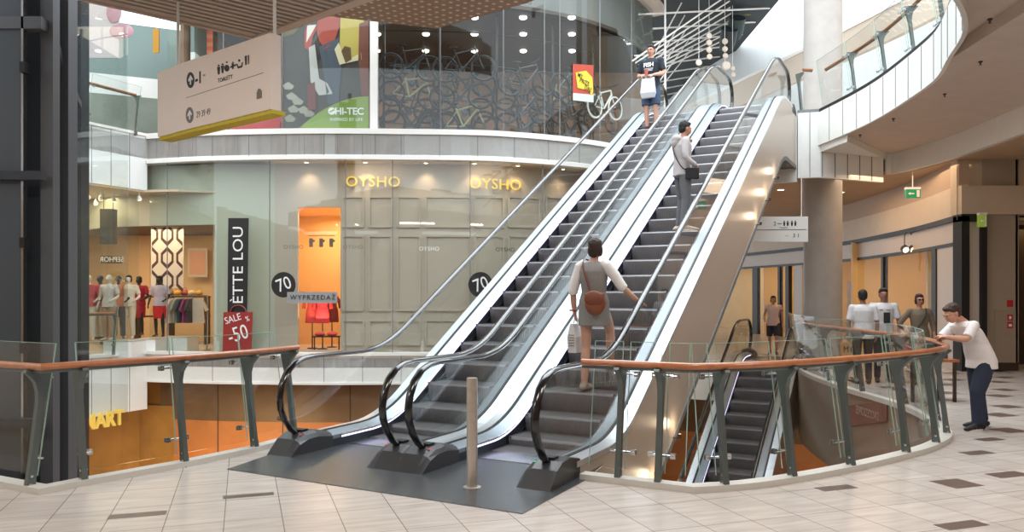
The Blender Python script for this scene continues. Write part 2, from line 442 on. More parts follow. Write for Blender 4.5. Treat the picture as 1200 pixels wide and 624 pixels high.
# wedge under the balcony where it meets the landing
mb.prism([(7.15,18.2),(7.25,16.9),(9.3,19.3)], lambda p,q,d: (p,q,d), 4.97, 5.12, 0)
mb.strip([W2(13.38,3.12),W2(13.38,-.3)], 4.3, UP, .1, 0, 1)
struct(mb, 'trim_8', [M['white_panel'], M['seam'], M['seam']])

# slatted soffit over the sign, with its edge beams
mb = MB()
c0 = Vector((-3.43,10.5)); dL = Vector((-.745,-.667)).normalized(); dR = Vector((1.7,-1.38)).normalized()
for k in range(64):
    p = c0 + dR*(.12+k*.13); q = p + dL*9.5
    mb.bar((p.x,p.y,5.15),(q.x,q.y,5.15),.07,.07,0)
mb.bar((c0.x,c0.y,5.2),(c0.x+dR.x*3.2,c0.y+dR.y*3.2,5.2),.14,.2,1)
mb.bar((c0.x,c0.y,5.16),(c0.x+dL.x*9.5,c0.y+dL.y*9.5,5.16),.05,.14,1)
struct(mb, 'ceiling.002', [M['slat'], M['soffit_edge']])
mb = MB(); mb.poly([(c0.x-.02,c0.y+.02),(c0.x+dR.x*8.4,c0.y+dR.y*8.4),(c0.x+dR.x*8.4+dL.x*9,c0.y+dR.y*8.4+dL.y*9),(c0.x+dL.x*9.5,c0.y+dL.y*9.5)][::1], 5.2, 5.24, 0)
struct(mb, 'ceiling.003', M['slatgap'])
mb = MB(); mb.strip(B_left, 5.12, UP, .1, 0, -1); mb.strip([tuple(p) for p in B[:3]], 5.12, UP, .1, 0, 1); struct(mb, 'trim_9', M['soffit_edge'])

# corner of the third floor: perforated soffit
def perf_mat():
    m = mat('perforated_soffit', (160,130,108), .6); nt = m.node_tree; b = nt.nodes['Principled BSDF']
    tc = nt.nodes.new('ShaderNodeTexCoord'); mp = nt.nodes.new('ShaderNodeMapping'); mp.inputs['Rotation'].default_value = (0,0,radians(40))
    nt.links.new(tc.outputs['Object'], mp.inputs[0])
    mp.inputs['Scale'].default_value = (1,1,0); v = nt.nodes.new('ShaderNodeTexVoronoi'); v.inputs['Scale'].default_value = 4.2; v.inputs['Randomness'].default_value = 0
    nt.links.new(mp.outputs[0], v.inputs['Vector'])
    r = nt.nodes.new('ShaderNodeValToRGB'); r.color_ramp.elements[0].position = .16; r.color_ramp.elements[1].position = .24
    r.color_ramp.elements[0].color = lin((214,192,170)); r.color_ramp.elements[1].color = lin((146,118,98))
    nt.links.new(v.outputs['Distance'], r.inputs[0]); nt.links.new(r.outputs[0], b.inputs['Base Color'])
    return m
mb = MB(); tri = [(-1.95,20.1),(-5.4,18.9),(-6.2,17.5),(1.0,17.5),(.4,18.3)]
mb.poly(tri, 8.5, 8.62, 0); mb.poly([(-1.95,20.16),(-5.5,18.98),(-6.3,17.5),(1.1,17.5),(.45,18.36)], 8.56, 9.1, 1)
struct(mb, 'ceiling.004', [perf_mat(), M['soffit_edge']])

# ------------------------------------------------------------------ ground floor shop fronts across the opening
Fi = offset_path(F, .08)
def strip_between(path, u0, u1, d=0):
    a = hit(path, u0); b = hit(path, u1); pts = [a[0]] + [Vector(p) for p in path if a[0].x < p[0] < b[0].x] + [b[0]]
    return offset_path([tuple(p) for p in pts], d)
js = [175, 196, 316, 405, 460, 551, 636, 700, 745]
for i, (u0, u1) in enumerate(zip(js, js[1:])):
    mb = MB(); mb.strip(strip_between(Fi, u0+.35, u1-.35), .14, 5.2, .014, 0)
    struct(mb, 'window_%d' % (i+1), M['shopglass'])
mb = MB(); mb.strip([(-13.3,14.2),(-10.68,19.42),(-9.95,20.85)], .14, 4.45, .014, 0); struct(mb, 'window_9', M['shopglass'])
gk = MB()
for u in js[1:-1]:
    p = hit(Fi, u)[0]; gk.bar((p.x,p.y,.14),(p.x,p.y,5.2), .02,.02,0)
for u in (262,331,516,590,638,656,703,740):
    p = hit(offset_path(F,.25), u)[0]; gk.bar((p.x,p.y,5.9),(p.x,p.y,10.8), .022,.02,0)
struct(gk, 'trim_13', M['seam'])
# shop front wall with panelled mouldings (behind the glass)
Fw = offset_path(F, .75)
mb = MB()
wL = strip_between(Fw, 312, 349); wR = strip_between(Fw, 399, 745)
mb.strip(wL, 0, 5.2, .12, 0); mb.strip(wR, 0, 5.2, .12, 0)
a, b = hit(Fw, 349)[0], hit(Fw, 399)[0]
top = zat(243, a.y)
mb.strip([tuple(a), tuple(b)], top, 5.2, .12, 0)
def mould(u0, u1, v0, v1):
    p, q = hit(Fw, u0)[0], hit(Fw, u1)[0]; z0, z1 = zat(v1, p.y), zat(v0, p.y); e = .03
    n = (q-p).normalized(); n = Vector((n.y,-n.x))*.02; p = p+n; q = q+n
    for A, Bq in (((p.x,p.y,z0),(q.x,q.y,z0)),((p.x,p.y,z1),(q.x,q.y,z1)),((p.x,p.y,z0),(p.x,p.y,z1)),((q.x,q.y,z0),(q.x,q.y,z1))):
        mb.bar(A, Bq, .05, .05, 1)
cols = [(402,426),(433,459),(466,492),(499,551),(557,590),(596,632),(640,676),(682,716)]
for u0, u1 in cols:
    for v0, v1 in ((231,266),(277,364),(376,404)): mould(u0, u1, v0, v1)
struct(mb, 'wall_far', [M['cream'], M['cream']])
# the doorway recess, warm inside
mb = MB()
t = (b-a).normalized(); n = Vector((-t.y, t.x))
A1, B1 = a+n*.1-t*.05, b+n*.1+t*.05; A2, B2 = A1+n*2.6-t*.8, B1+n*2.6+t*.8
for P, Q in ((A1,A2),(A2,B2),(B2,B1)): mb.strip([tuple(P),tuple(Q)], 0, top+.1, .06, 0)
mb.poly([tuple(A1),tuple(B1),tuple(B2),tuple(A2)], top+.02, top+.1, 0)
mb.poly([tuple(A1),tuple(B1),tuple(B2),tuple(A2)], .0, .14, 1)
struct(mb, 'wall_niche', [mat('warm_niche', (236,196,140), .5), M['soffit']])
c = (A1+B2+B1+A2)/4
area('niche_lamp', (c.x, c.y, top-.06), (1.2,1.4), 60, (1,.76,.48))
area('niche_lamp', ((A1+B1)[0]/2, (A1+B1)[1]/2+.25, 1.0), (.9,.5), 8, (1,.7,.4), (pi,0,0))
# ceiling strip between glass and wall
mb = MB(); e0 = offset_path(F,.05); e1 = offset_path(F,.85)
mb.poly(e0+e1[::-1], 5.18, 5.24, 0); struct(mb, 'ceiling.005', M['beige'])
for u in (359, 428, 499, 556, 607, 660, 700):
    p = hit(offset_path(F,.45), u)[0]
    l = MB(); l.lathe([(.075,.0),(.075,-.02),(.055,-.022),(.05,-.012),(.0,-.012)], n=16, mi=0); l.lathe([(.05,-.012),(.045,-.02),(0,-.022)], n=16, mi=1)
    o = l.build('downlight', [M['white'], M['warmlamp']], loc=(p.x,p.y,5.18))
    tag(o, 'small round recessed downlight in the strip ceiling above the panelled shop wall', 'lamp', 'downlights over the far shop window')
    spot('downlight_beam', (p.x, p.y+.02, 5.14), 26, (1,.74,.48), 1.7, (.15,0,0), .8)
# wall with the two panels left of it
mb = MB()
Lw = [hit(F,243)[0]+Vector((0,.55)), hit(F,312)[0]+Vector((0,.75))]
mb.strip([tuple(p) for p in Lw], 0, 5.2, .12, 0)
Wc = [tuple(p) for p in smoothpath([(-13.2,23.6),(-12.2,22.6),(-11.2,21.9),(-10.0,21.5),tuple(Lw[0])],4)]
mb.strip(Wc, 3.55, 5.2, .12, 0)
struct(mb, 'wall_left_shop', [mat('grey_green_wall', (196,196,176), .5)])
mb = MB(); mb.poly([(-13.4,13.8),(-10.75,19.15),(-9.85,20.95),(-9.0,20.8),tuple(Lw[0])]+Wc[::-1]+[(-16,23.6),(-16,13.8)], 4.40, 4.46, 0)
mb.poly([(-9.85,20.95)]+[p for p in F if -9.8<p[0]<-6.3]+[(-6.4,21.3),tuple(Lw[0]),(-9.9,21.6)], 5.18,5.24,0)
struct(mb, 'ceiling.006', M['beige'])
# shop interior
mb = MB()
mb.strip([(-17,24),(-17,28),(-8.2,28),(-8.2,21.7)], 0, 4.2, -.1, 0)
mb.poly([(-17,23.5),(-8.2,21.9),(-8.2,28),(-17,28)], 3.75, 3.85, 1)
struct(mb, 'wall_shop_interior', [mat('shop_warm', (214,180,136), .6), mat('shop_ceiling', (96,80,66), .7)])
mb = MB(); mb.strip([(-17,13.9),(-16.6,19),(-16.4,24)], 0, 4.4, .1, 0); struct(mb, 'wall_shop_side', M['brownwall'])
area('shop_lamp', (-12, 24.5, 3.7), (5,3), 240, (1,.76,.5))
area('shop_lamp', (-12.5, 21, 4.35), (3,2), 110, (1,.78,.52))
for u, y, yy in ((103,20.6,0),(118,20.9,0),(133,21.2,0),(163,20.9,0),(112,22,0)):
    x = (u-600)/FPX*y
    t = thing('track_spotlight', 'small white spotlight hanging under the shop ceiling at far left', 'lamp', (x,y,4.40), 0, 'spotlights above the clothes shop entrance')
    l = MB(); l.tube([(0,0,0),(0,0,-.12)], .012, 6); l.build('stem', M['white'], t)
    l = MB(); l.lathe([(.03,.06),(.07,-.04),(.06,-.05),(0,-.05)], n=12, mx=Matrix.Translation((0,0,-.16)) @ Matrix.Rotation(.5,4,'X')); l.build('lamp_head', M['white'], t, True)
    l = MB(); l.lathe([(.055,-.055),(.03,-.06),(0,-.062)], n=12, mx=Matrix.Translation((0,0,-.16)) @ Matrix.Rotation(.5,4,'X')); l.build('bulb', M['warmlamp'], t, True)

# ------------------------------------------------------------------ upper front: poster window and bicycle shop
Fu = offset_path(F, .25)
ujs = [196, 262, 331, 434, 442, 516, 590, 638, 656, 703, 740, 766]
k = 10
for u0, u1 in zip(ujs, ujs[1:]):
    mb = MB()
    if u0 == 434: mb.strip(strip_between(Fu, 433.5, 442.5), 5.9, 10.8, .16, 0); struct(mb, 'trim_10', M['white']); continue
    mb.strip(strip_between(Fu, u0+.3, u1-.3), 5.9, 10.8, .014, 0); struct(mb, 'window_%d' % k, M['upglass']); k += 1
mb = MB()
mb.strip([(-8.6,27),(4.6,27.3)], UP, 9.6, .1, 0); mb.strip([(-8.9,21.2),(-8.6,27)], UP, 9.6, .1, 0)
struct(mb, 'wall_upper_shop', [mat('bike_shop_wall', (128,98,76), .6, var=.3, vscale=1.2)])
mb = MB(); mb.poly([(p[0],p[1]) for p in offset_path(F[:-6],.35)]+[(4.6,27.3),(-8.8,27)], 9.4, 9.5, 0)
struct(mb, 'ceiling.007', [mat('bike_shop_ceiling', (66,54,46), .7)])
area('bike_shop_lamp', (-2, 23.8, 9.3), (7,3), 130, (1,.84,.68))
i = 0
for y in (21.8, 23.2, 24.8):
    for x in (-3.6,-2.3,-1.0,.3,1.6):
        l = MB(); l.lathe([(.1,0),(.1,-.03),(.07,-.05),(0,-.05)], n=12)
        tag(l.build('ceiling_spot', M['coollamp'], loc=(x+(y-21)*.05*x, y, 9.4)), 'small bright round spot in the dark ceiling of the bicycle shop', 'lamp', 'ceiling spots in the bicycle shop')
mb = MB(); mb.strip(offset_path(F,.0)[-14:], 10.75, 11.0, .4, 1); mb.strip(offset_path(F,.45), 9.4, 11.0, .1, 2)
struct(mb, 'trim_11', [M['white_panel'], M['soffit'], mat('upper_bulkhead', (112,112,110), .5)])
# back of the left balcony
mb = MB(); mb.strip([(-17,19.5),(-13,23.2),(-9.0,25.0),(-8.8,21.4)], UP, 7.7, .1, 0); mb.strip([(-17,19.5),(-13,23.2),(-9.0,25.0),(-8.8,21.4)], 7.7, 8.3, .12, 1)
mb.strip([(-17,19.5),(-13,23.2),(-9.0,25.0),(-8.8,21.4)], 8.3, 9.9, .1, 2)
struct(mb, 'wall_balcony', [mat('balcony_shop_wall', (126,134,122), .45, var=.2, vscale=.8), M['white_panel'], mat('balcony_upper_glazing', (120,140,136), .4, 0)])
area('balcony_lamp', (-11.5, 20.6, 9.4), (3,2), 14, (1,.9,.78), (.3,0,0))

# ------------------------------------------------------------------ atrium: white screen wall, dark roof, columns
M['screen'] = mat('white_screen', (205,212,214), .6, emit=(235,245,248), es=.03, var=.06, vscale=1.5, stretch=(1,1,.3))
mb = MB(); mb.strip([tuple(p) for p in smoothpath([(7.4,48),(7.5,38),(8.3,31),(10.5,26.5),(15,23.5)],5)], UP, 22, .15, 0)
struct(mb, 'wall_right_upper', M['screen'])
mb = MB(); mb.poly([(3.0,22.6),(5.5,22),(8.4,22),(8.6,30),(7.5,38),(7.4,48),(1,48),(4.8,26)], 11.0, 11.2, 0)
struct(mb, 'ceiling.008', [mat('roof_dark', (46,52,56), .6, var=.2, vscale=.6)])
mb = MB(); mb.strip([(1,47.9),(8.2,47.9)], UP, 12, .1, 0); struct(mb, 'wall_end', [mat('end_wall', (120,128,132), .4)])
# roof: glazing bars over the opening
mb = MB()
for k in range(14):
    y = 8+k*2; mb.bar((-14,y,16.5),(16,y,16.5),.12,.3,0)
for k in range(11):
    x = -14+k*3; mb.bar((x,6,16.8),(x,36,16.8),.1,.2,0)
struct(mb, 'ceiling.009', M['frame_dark'])
t = thing('roof_truss', 'web of white steel tubes under the dark roof at top centre', 'roof truss', (5,26,9))
rr = random.Random(3)
for k in range(13):
    y = 24+k*1.3
    mb = MB(); mb.tube([(2.6-5+k*.1,y-26,1.2-.06*k),(8.4-5-k*.06,y-26+1.5,2.0)], .03, 8); mb.build('cross_tube', M['white'], t, True)
for k in range(8):
    mb = MB(); yy = -2.6+k*.55; x0 = -1.2+.30*k*.6
    mb.tube([(x0-.2,yy,-.35+.10*k),(x0+2.9,yy+.8,1.95)], .024, 8); mb.build('diagonal_tube', M['white'], t, True)
for k in range(5):
    mb = MB(); yy = -1.5+k*1.1
    mb.tube([(-.9+.35*k,yy,-.5+.2*k),(.4+.35*k,yy+.4,1.95)], .022, 8); mb.build('brace_tube', M['white'], t, True)
for k in range(3):
    mb = MB(); mb.tube([(-.3+k*.5,-2+k*2.5,-3.1),(-.3+k*.5,-2+k*2.5,2.0)], .03, 8); mb.build('hanger_tube', M['white'], t, True)
# edge of the third floor beyond the balcony
mb = MB(); tp = [tuple(p) for p in smoothpath([(6.9,31),(8.6,24.6),(9.6,20.6),(10.2,17),(10.6,13)],4)]
mb.strip(tp, 8.15, 8.95, .15, 0, -1); mb.strip(offset_path(tp,.02), 8.95, 9.05, .2, 1, -1); struct(mb, 'trim_12', [mat('third_floor_edge', (206,192,176), .5), M['white']])
# columns
def column(x, y, z0, z1, r, label):
    mb = MB(); mb.lathe([(r,0),(r,z1-z0)], n=36); mb.lathe([(r+.012,0),(r+.012,.12)], n=36)
    o = mb.build('column', M['concrete'], loc=(x,y,z0), smooth=True); tag(o, label, 'column')
column(7.85, 19.75, 0, 4.6, .46, 'round grey column standing on the ground floor beside the corridor shops')
column(7.85, 19.75, UP, 16.5, .46, 'round grey column rising from the upper floor behind the curved balcony')

# ------------------------------------------------------------------ right side corridor
E_ = [tuple(p) for p in smoothpath([(9.75,17.0),(10.4,20),(10.85,23.5),(11.0,26),(10.7,29.5),(9.8,34),(8.2,39.5)],5)]
M['opal'] = mat('lit_cream', (226,196,150), .5)
mb = MB()
mb.strip(E_, 2.80, 3.28, .12, 0, -1); mb.strip(offset_path(E_,.06), 3.28, 3.40, .2, 1, -1); mb.strip(offset_path(E_,.03), 3.40, 4.05, .2, 2, -1); mb.strip(offset_path(E_,.03), 4.05, 4.6, .2, 3, -1)
mb.strip(offset_path(E_,.02), 2.74, 2.82, .1, 1, -1)
def pier(u0, u1, z0, z1, mi, d=.0):
    a, b = hit(E_, u0)[0], hit(E_, u1)[0]; mb.strip(offset_path([tuple(b),tuple(a)] if a.y>b.y else [tuple(a),tuple(b)], d), z0, z1, .14, mi, -1)
pier(1097,1122,0,2.8,0); pier(1093,1098,0,2.76,1,.03); pier(1033.5,1036,0,2.76,1,.03)
pier(940,930,0,2.8,0); pier(921,925,0,2.76,1,.03); pier(912,914.5,0,2.76,1,.03); pier(882,888,0,2.76,1,.02)
struct(mb, 'wall_right', [M['cream'], M['blackpaint'], M['beige'], mat('bulkhead_brown',(180,152,126),.6)])
for i, (u0,u1) in enumerate(((1093,1036),(1033,992),(992,940),(921,914),(912,888))):
    a, b = hit(E_, u0)[0], hit(E_, u1)[0]
    mb = MB(); mb.strip([tuple(a)]+[p for p in E_ if min(a.y,b.y)<p[1]<max(a.y,b.y)]+[tuple(b)], .0, 2.74, .012, 0, -1)
    struct(mb, 'window_%d' % (30+i), M['corrglass'])
# shop rooms behind
mb = MB()
Eb = [(13.2,17.5),(14.2,21),(14.6,26),(14.0,31),(12.5,36),(9.5,41)]
mb.strip(Eb, 0, 3.4, .1, 0); mb.poly([tuple(E_[0])]+E_[1:]+Eb[::-1], 3.3, 3.36, 1)
for y in (20.3, 24.8, 29.5, 33.5):
    x = 10.6; mb.strip([(x+.2,y),(x+3.6,y+.4)], 0, 3.3, .08, 0)
struct(mb, 'wall_right_shops', [mat('shop_yellow', (224,196,150), .6, var=.06, vscale=1), M['beige']])
for p, e in (((11.8,18.8,3.2),24),((12.6,22.5,3.2),52),((12.6,27,3.2),46),((11.8,31.5,3.2),46),((10.8,35.5,3.2),36)):
    area('shop_lamp', p, (1.6,2), e, (1,.70,.36))
# black framed portal and plain wall right of it
mb = MB()
mb.box((9.70,16.86,0),(9.87,17.2,3.36),1); mb.box((9.87,16.95,0),(10.15,17.2,3.28),0); mb.box((10.13,16.86,0),(10.25,17.2,3.36),1); mb.box((9.70,16.86,3.24),(10.25,17.2,3.40),1)
mb.box((10.25,17.0,0),(11.0,17.3,4.6),2); mb.box((9.70,17.05,3.4),(15,17.3,4.6),3); mb.box((11.0,18.5,0),(15,18.7,4.6),4)
mb.box((10.95,17.0,0),(11.02,18.6,4.6),2)
mb.box((9.72,16.9,3.40),(15,17.05,4.02),3)
struct(mb, 'wall_right_end', [M['cream'], M['blackpaint'], mat('taupe_wall', (166,150,130), .6), M['beige'], M['darkbrown']])
mb = MB(); mb.box((10.4,16.97,0),(11.0,17.0,.18),0); struct(mb, 'baseboard_right', M['darkbrown'])
# room shell behind and beside the viewer
mb = MB(); mb.box((-14.2,-4.7,-.2),(15.2,-4.5,5.12)); struct(mb, 'wall_back', M['beige'])
mb = MB(); mb.box((15,-4.5,-.2),(15.2,40,5.12)); mb.box((15,19.3,5.12),(15.2,48,17)); struct(mb, 'wall_side', M['beige'])
mb = MB(); mb.box((-14.2,-4.5,-.2),(-14,11.7,5.12)); mb.box((-17.2,8,-6),(-17,28,17)); struct(mb, 'wall_left', M['beige'])

# ------------------------------------------------------------------ lower level seen through the opening
mb = MB(); mb.box((-17,-1,-6.03),(16,46,-5.83)); tag(mb.build('floor.002', [mat('lower_floor', (150,116,84), .25, var=.05, vscale=1)]), kind='structure')
mb = MB()
G2 = offset_path(F,.5)
mb.strip(G2, -1.75, -.63, .1, 0); mb.strip(G2, -3.1, -1.75, .1, 1); mb.strip(offset_path(G2,-.05), -3.45, -3.1, .2, 0); mb.strip(G2, -5.83, -3.45, .1, 2); joints(mb, G2, -3.1, -.63, 1.9, 3, .01, .02)
struct(mb, 'wall_lower', [M['brownwall'], M['orange'], mat('lower_brown', (140,94,54), .4, var=.15, vscale=1), M['darkbrown']])
mb = MB(); GL = [(-16,12.5),(-12.6,19.0),(-10.3,21.6),(-9.2,21.35)]
mb.strip(GL, -5.83, -1.4, .1, 0); mb.strip([(-10.4,21.9),(-9.2,21.45)], -1.45, -.5, .1, 0); mb.poly([(-16,13.8)]+FL[:-1]+[(-9.8,21.05)]+[(p[0],p[1]+.1) for p in F[1:iF]]+[(3,40),(-16,40)], -.62, -.6, 0); struct(mb, 'wall_lower_left', [mat('lower_gold', (168,124,60), .4, var=.2, vscale=1.4)])
mb = MB(); mb.strip([tuple(p) for p in offset_path(CR,-1.2)], -5.83, -1.5, -.1, 0)
struct(mb, 'wall_lower_right', [mat('lower_right', (150,108,76), .3, var=.2, vscale=1.2)])
mb = MB(); mb.strip([(W2(.7,-.25)),(W2(.7,3.05))], -5.83,-.25,.1,0); mb.strip([CL[0],CL[2],CL[4]], -5.83,-.75,-.1,0)
struct(mb, 'wall_lower_front', M['brownwall'])
mb = MB(); bl = [(-16,34),(2,31),(9,25.5),(15.8,20)]
mb.strip(bl, -5.83, -3.2, .1, 1); mb.strip(bl, -3.2, -.2, .1, 0); struct(mb, 'wall_lower_back', [M['brownwall'], M['orange']])
mb = MB(); mb.poly([W2(13.75,3.2),(15.9,20),(15.9,40),(3,40),W2(13.75,-.3)], -.9, -.85, 0); mb.poly([tuple(p) for p in CR[i98:]]+[(15.9,20),(15.9,9.8)], -1.5, -1.45, 0); struct(mb, 'ceiling.010', M['beige'])
area('lower_lamp', (8,20,-1.6), (4,3), 60, (1,.7,.42)); area('lower_lamp', (3,24,-1.2), (4,3), 60, (1,.68,.4))
for x, y, e in ((-7,17.5,110),(-2,18.5,110),(-9.5,16.5,60),(4.5,11.5,16),(3.5,14.5,12)):
    area('lower_lamp', (x,y,-2.2 if x<0 else -1.9), (2,1.4), e, (1,.62,.3), (.6 if x<0 else 0,0,0))
# ================================================================== escalators
S1, RISE, TA = 1.741, 5.834, .594
S2 = S1 + RISE/TA
def P(s, r=.45):
    # stair line height, kinks rounded
    def sp(x):                       # smooth ramp
        if x < -r: return 0
        if x > r: return x
        return (x+r)**2/(4*r)
    return TA*(sp(s-S1)-sp(s-S2))
HW = 1.325; SEND = 13.3
def frange(a, b, n): return [a+(b-a)*i/n for i in range(n+1)]
SS = frange(.55, 1.2, 3)[:-1] + frange(1.2, 2.4, 10)[:-1] + frange(2.4, S2-.7, 10)[:-1] + frange(S2-.7, S2+.7, 10)[:-1] + frange(S2+.7, 12.8, 3)
def sweep(mb, sect, ss, mi=0, caps=True):
    # sect: list of (a, zoff)
    mb.ring([[(a, s, P(s)+z) for a, z in sect] for s in ss], mi, caps=caps)
def make_handrail(a):
    path = []
    # lower return
    path += [(a,.36,.15),(a,.27,.18),(a,.16,.25),(a,.07,.36),(a,.015,.48),(a,.0,.60),(a,.03,.73),(a,.10,.85),(a,.21,.94),(a,.34,.985),(a,.5,1.0)]
    for s in SS[1:]: path.append((a, s, P(s)+1.0))
    z = RISE+1.0
    path += [(a,12.96,z-.015),(a,13.09,z-.06),(a,13.2,z-.15),(a,13.27,z-.27),(a,13.3,z-.40),(a,13.285,z-.52),(a,13.23,z-.64),(a,13.14,z-.75),(a,13.03,z-.82),(a,12.94,z-.85)]
    mb = MB(); mb.tube(path, .042, 10, ry=.026, side=(1,0,0)); return mb
def glass_outline(s0, s1_, first, last):
    top, bot = [], []
    if first:
        pts = [(.40,.17),(.30,.20),(.2,.27),(.115,.37),(.06,.48),(.045,.60),(.07,.72),(.135,.83),(.23,.91),(.35,.955),(.5,.97)]
        top = pts
        bot = [(.4,.12)]
    ss = [s for s in SS if s0 < s < s1_]
    a = [s for s in ([s0] if not first else []) + ss + ([s1_] if not last else [])]
    top = top + [(s, P(s)+.97) for s in a if not (first and s <= .5)]
    bot = bot + [(s, P(s)+.11) for s in a if not (first and s <= .4)]
    if last:
        z = RISE
        top += [(12.8,z+.97),(12.96,z+.955),(13.07,z+.91),(13.17,z+.82),(13.24,z+.70),(13.255,z+.6),(13.24,z+.48),(13.18,z+.37),(13.09,z+.26),(12.98,z+.19),(12.8,z+.14)]
    return top + bot[::-1]
_step_mb = None
def step_mesh():
    mb = MB()
    w0, w1 = .185, HW-.185
    # curved riser then ribbed tread; origin at the nose top
    prof = [(0,-.02),(.012,-.004),(.03,0),(.42,0),(.42,-.03),(.05,-.03),(.06,-.10),(.075,-.16),(.08,-.245),(.045,-.245),(.035,-.2),(.018,-.13),(.004,-.06)]
    mb.prism(prof, lambda p,q,d: (d,p,q), w0, w1, 0)
    # cleats along the tread and riser
    n = 34
    for k in range(n):
        x = w0+.01+(w1-w0-.02)*k/(n-1)
        mb.prism([(-.006,-.02),(.008,.004),(.03,.008),(.42,.008),(.42,-.002),(.03,-.002),(.012,-.01),(.018,-.13),(.045,-.245),(.036,-.245),(.006,-.13)], lambda p,q,d: (d,p,q), x-.0045, x+.0045, 0)
    mb.box((w0,.0,-.02),(w0+.03,.42,.010),1); mb.box((w1-.03,.0,-.02),(w1,.42,.010),1)
    return mb
M['step'] = mat('step_metal', (140,138,140), .42, .6, var=.06, vscale=6)
M['stepedge'] = mat('step_side_edge', (84,82,84), .4, .6)
M['skirt'] = mat('skirt_dark', (60,64,72), .35, .5)
def make_escalator(label, left_box=.155, right_box=.155, lowerlamp='red'):
    T = thing('escalator', label, 'escalator', (O0.x, O0.y, 0), -TH, 'escalators side by side')
    # supporting truss with bronze cladding
    up = [(s, P(s)+.10) for s in SS]; lo = [(s, max(P(s)-1.22, -1.0)) for s in SS]
    mb = MB()
    secs = [(s, P(s)+.10, max(P(s)-1.22,-1.0)) for s in [.45]+SS+[13.33]]
    def ring(s, zt, zb, a0, a1): return [(a0,s,zt),(a1,s,zt),(a1,s,zb),(a0,s,zb)]
    for a0, a1 in ((-.150,-.135),(HW+.135,HW+.150)): mb.ring([ring(s,zt,zb,a0,a1) for s,zt,zb in secs], 0)
    mb.ring([ring(s,zb+.02,zb,-.145,HW+.145) for s,zt,zb in secs], 1)
    mb.ring([ring(s,zb+.07,zb-.02,HW+.148,HW+.16) for s,zt,zb in secs], 2)
    mb.ring([ring(s,zb+.07,zb-.02,-.16,-.148) for s,zt,zb in secs], 2)
    mb.build('truss_cladding', [M['clad'], M['side_grey'], M['seam']], T)
    for side in (0, 1):
        c = HW*side; sg = 1 if side == 0 else -1     # sg points to the steps
        A = lambda x: c+sg*x
        mb = MB(); sweep(mb, [(A(-.155),.10),(A(-.155),.155),(A(-.02),.165),(A(-.02),.10)], SS); mb.build('outer_deck', M['deck'], T)
        mb = MB(); sweep(mb, [(A(.02),.10),(A(.02),.165),(A(.15),.125),(A(.15),.07)], SS); mb.build('inner_deck', M['deck_grey'], T)
        mb = MB(); sweep(mb, [(A(-.02),.10),(A(-.02),.172),(A(.02),.172),(A(.02),.10)], SS); mb.build('glass_channel', M['blackpaint'], T)
        mb = MB(); sweep(mb, [(A(.15),.085),(A(.15),.125),(A(.168),.12),(A(.168),.08)], SS[1:-1]); sweep(mb, [(A(.166),.088),(A(.166),.106),(A(.171),.106),(A(.171),.088)], SS[1:-2], 1)
        mb.build('light_strip', [M['steel'], M['led']], T)
        mb = MB(); sweep(mb, [(A(.15),-.30),(A(.15),.085),(A(.168),.085),(A(.168),-.30)], SS)
        mb.build('skirt_panel', M['skirt'], T)
        mb = MB(); sweep(mb, [(A(.168),-.05),(A(.168),-.03),(A(.182),-.03),(A(.182),-.05)], SS[1:-1]); mb.build('brush_strip', M['black'], T)
        make_handrail(c).build('handrail', M['rubber'], T, True)
        cuts = [0,1.55,3.3,5.0,6.7,8.4,10.1,11.8,14]
        for i in range(len(cuts)-1):
            o = glass_outline(cuts[i]+.006, cuts[i+1]-.006, i == 0, i == len(cuts)-2)
            mb = MB(); mb.prism(o, lambda p,q,d: (d,p,q), c-.006, c+.006, 0); mb.build('glass_panel', M['glass'], T)
        # newel boxes at both ends
        for end in (0, 1):
            mb = MB()
            pr = [(-.03,0),(.03,.06),(.12,.15),(.24,.205),(.40,.215),(.62,.17),(.62,0)]
            R = []
            a0, a1 = -.152, .17
            secs2 = [(a0,1.0),(a0+.03,1.03),(.09,1.03),(.14,.9),(a1,.72)]
            f = (lambda s: s) if end == 0 else (lambda s: 13.36-s)
            zb = 0 if end == 0 else RISE
            for a, k in secs2: R.append([(A(a), f(s if s > .3 else s), zb+z*k) for s, z in pr])
            mb.ring(R, 0)
            nb = mb.build('newel_box', M['box_dark'], T)
            mb = MB(); mb.box((A(0)-.06, f(.30)-.05, zb+.17),(A(0)+.06, f(.30)+.05, zb+.235)); mb.build('handrail_inlet', M['black'], nb)
            if end == 0:
                mb = MB(); mb.lathe([(.010,0),(.010,.005),(0,.006)], n=10, mx=Matrix.Translation((A(.10), .2, .195))); mb.build('signal_lamp', M['greenlamp'] if lowerlamp == 'green' and side else M['reddot'], nb)
    mb = MB(); mb.box((A(0)-.05+.0,-.035,.05),(A(0)+.04,-.0,.09)) if False else None
    # comb plates
    for s0, s1_, z in ((.86,1.28,0),(12.0,12.5,RISE)):
        mb = MB(); mb.box((.17,s0,z-.03),(HW-.17,s1_,z+.012),0)
        for k in range(40):
            x = .19+(HW-.38)*k/39; mb.box((x-.004,s1_,z-.02),(x+.004,s1_+.06,z+.008),0)
        mb.build('comb_plate', M['steel'], T)
    mb = MB(); mb.box((.17,12.5,RISE-.03),(HW-.17,13.4,RISE+.01),0); mb.build('landing_cover', M['plate'], T)
    me = None; s = 1.22
    while s < 12.0:
        m_ = s+.2; z = P(m_)
        if me is None:
            st = step_mesh().build('step', [M['step'], M['stepedge']], T); me = st
        else:
            st = me.copy(); COL.objects.link(st)
        st.location = (0, s, z); s += .4
    return T
E1 = make_escalator('left one of the two long upper escalators, man with white bag near its head')
E2 = copy_tree(E1); E2.location = (*W2(0,1.628), 0)
E2['label'] = 'right one of the two long upper escalators, woman with brown bag riding it'
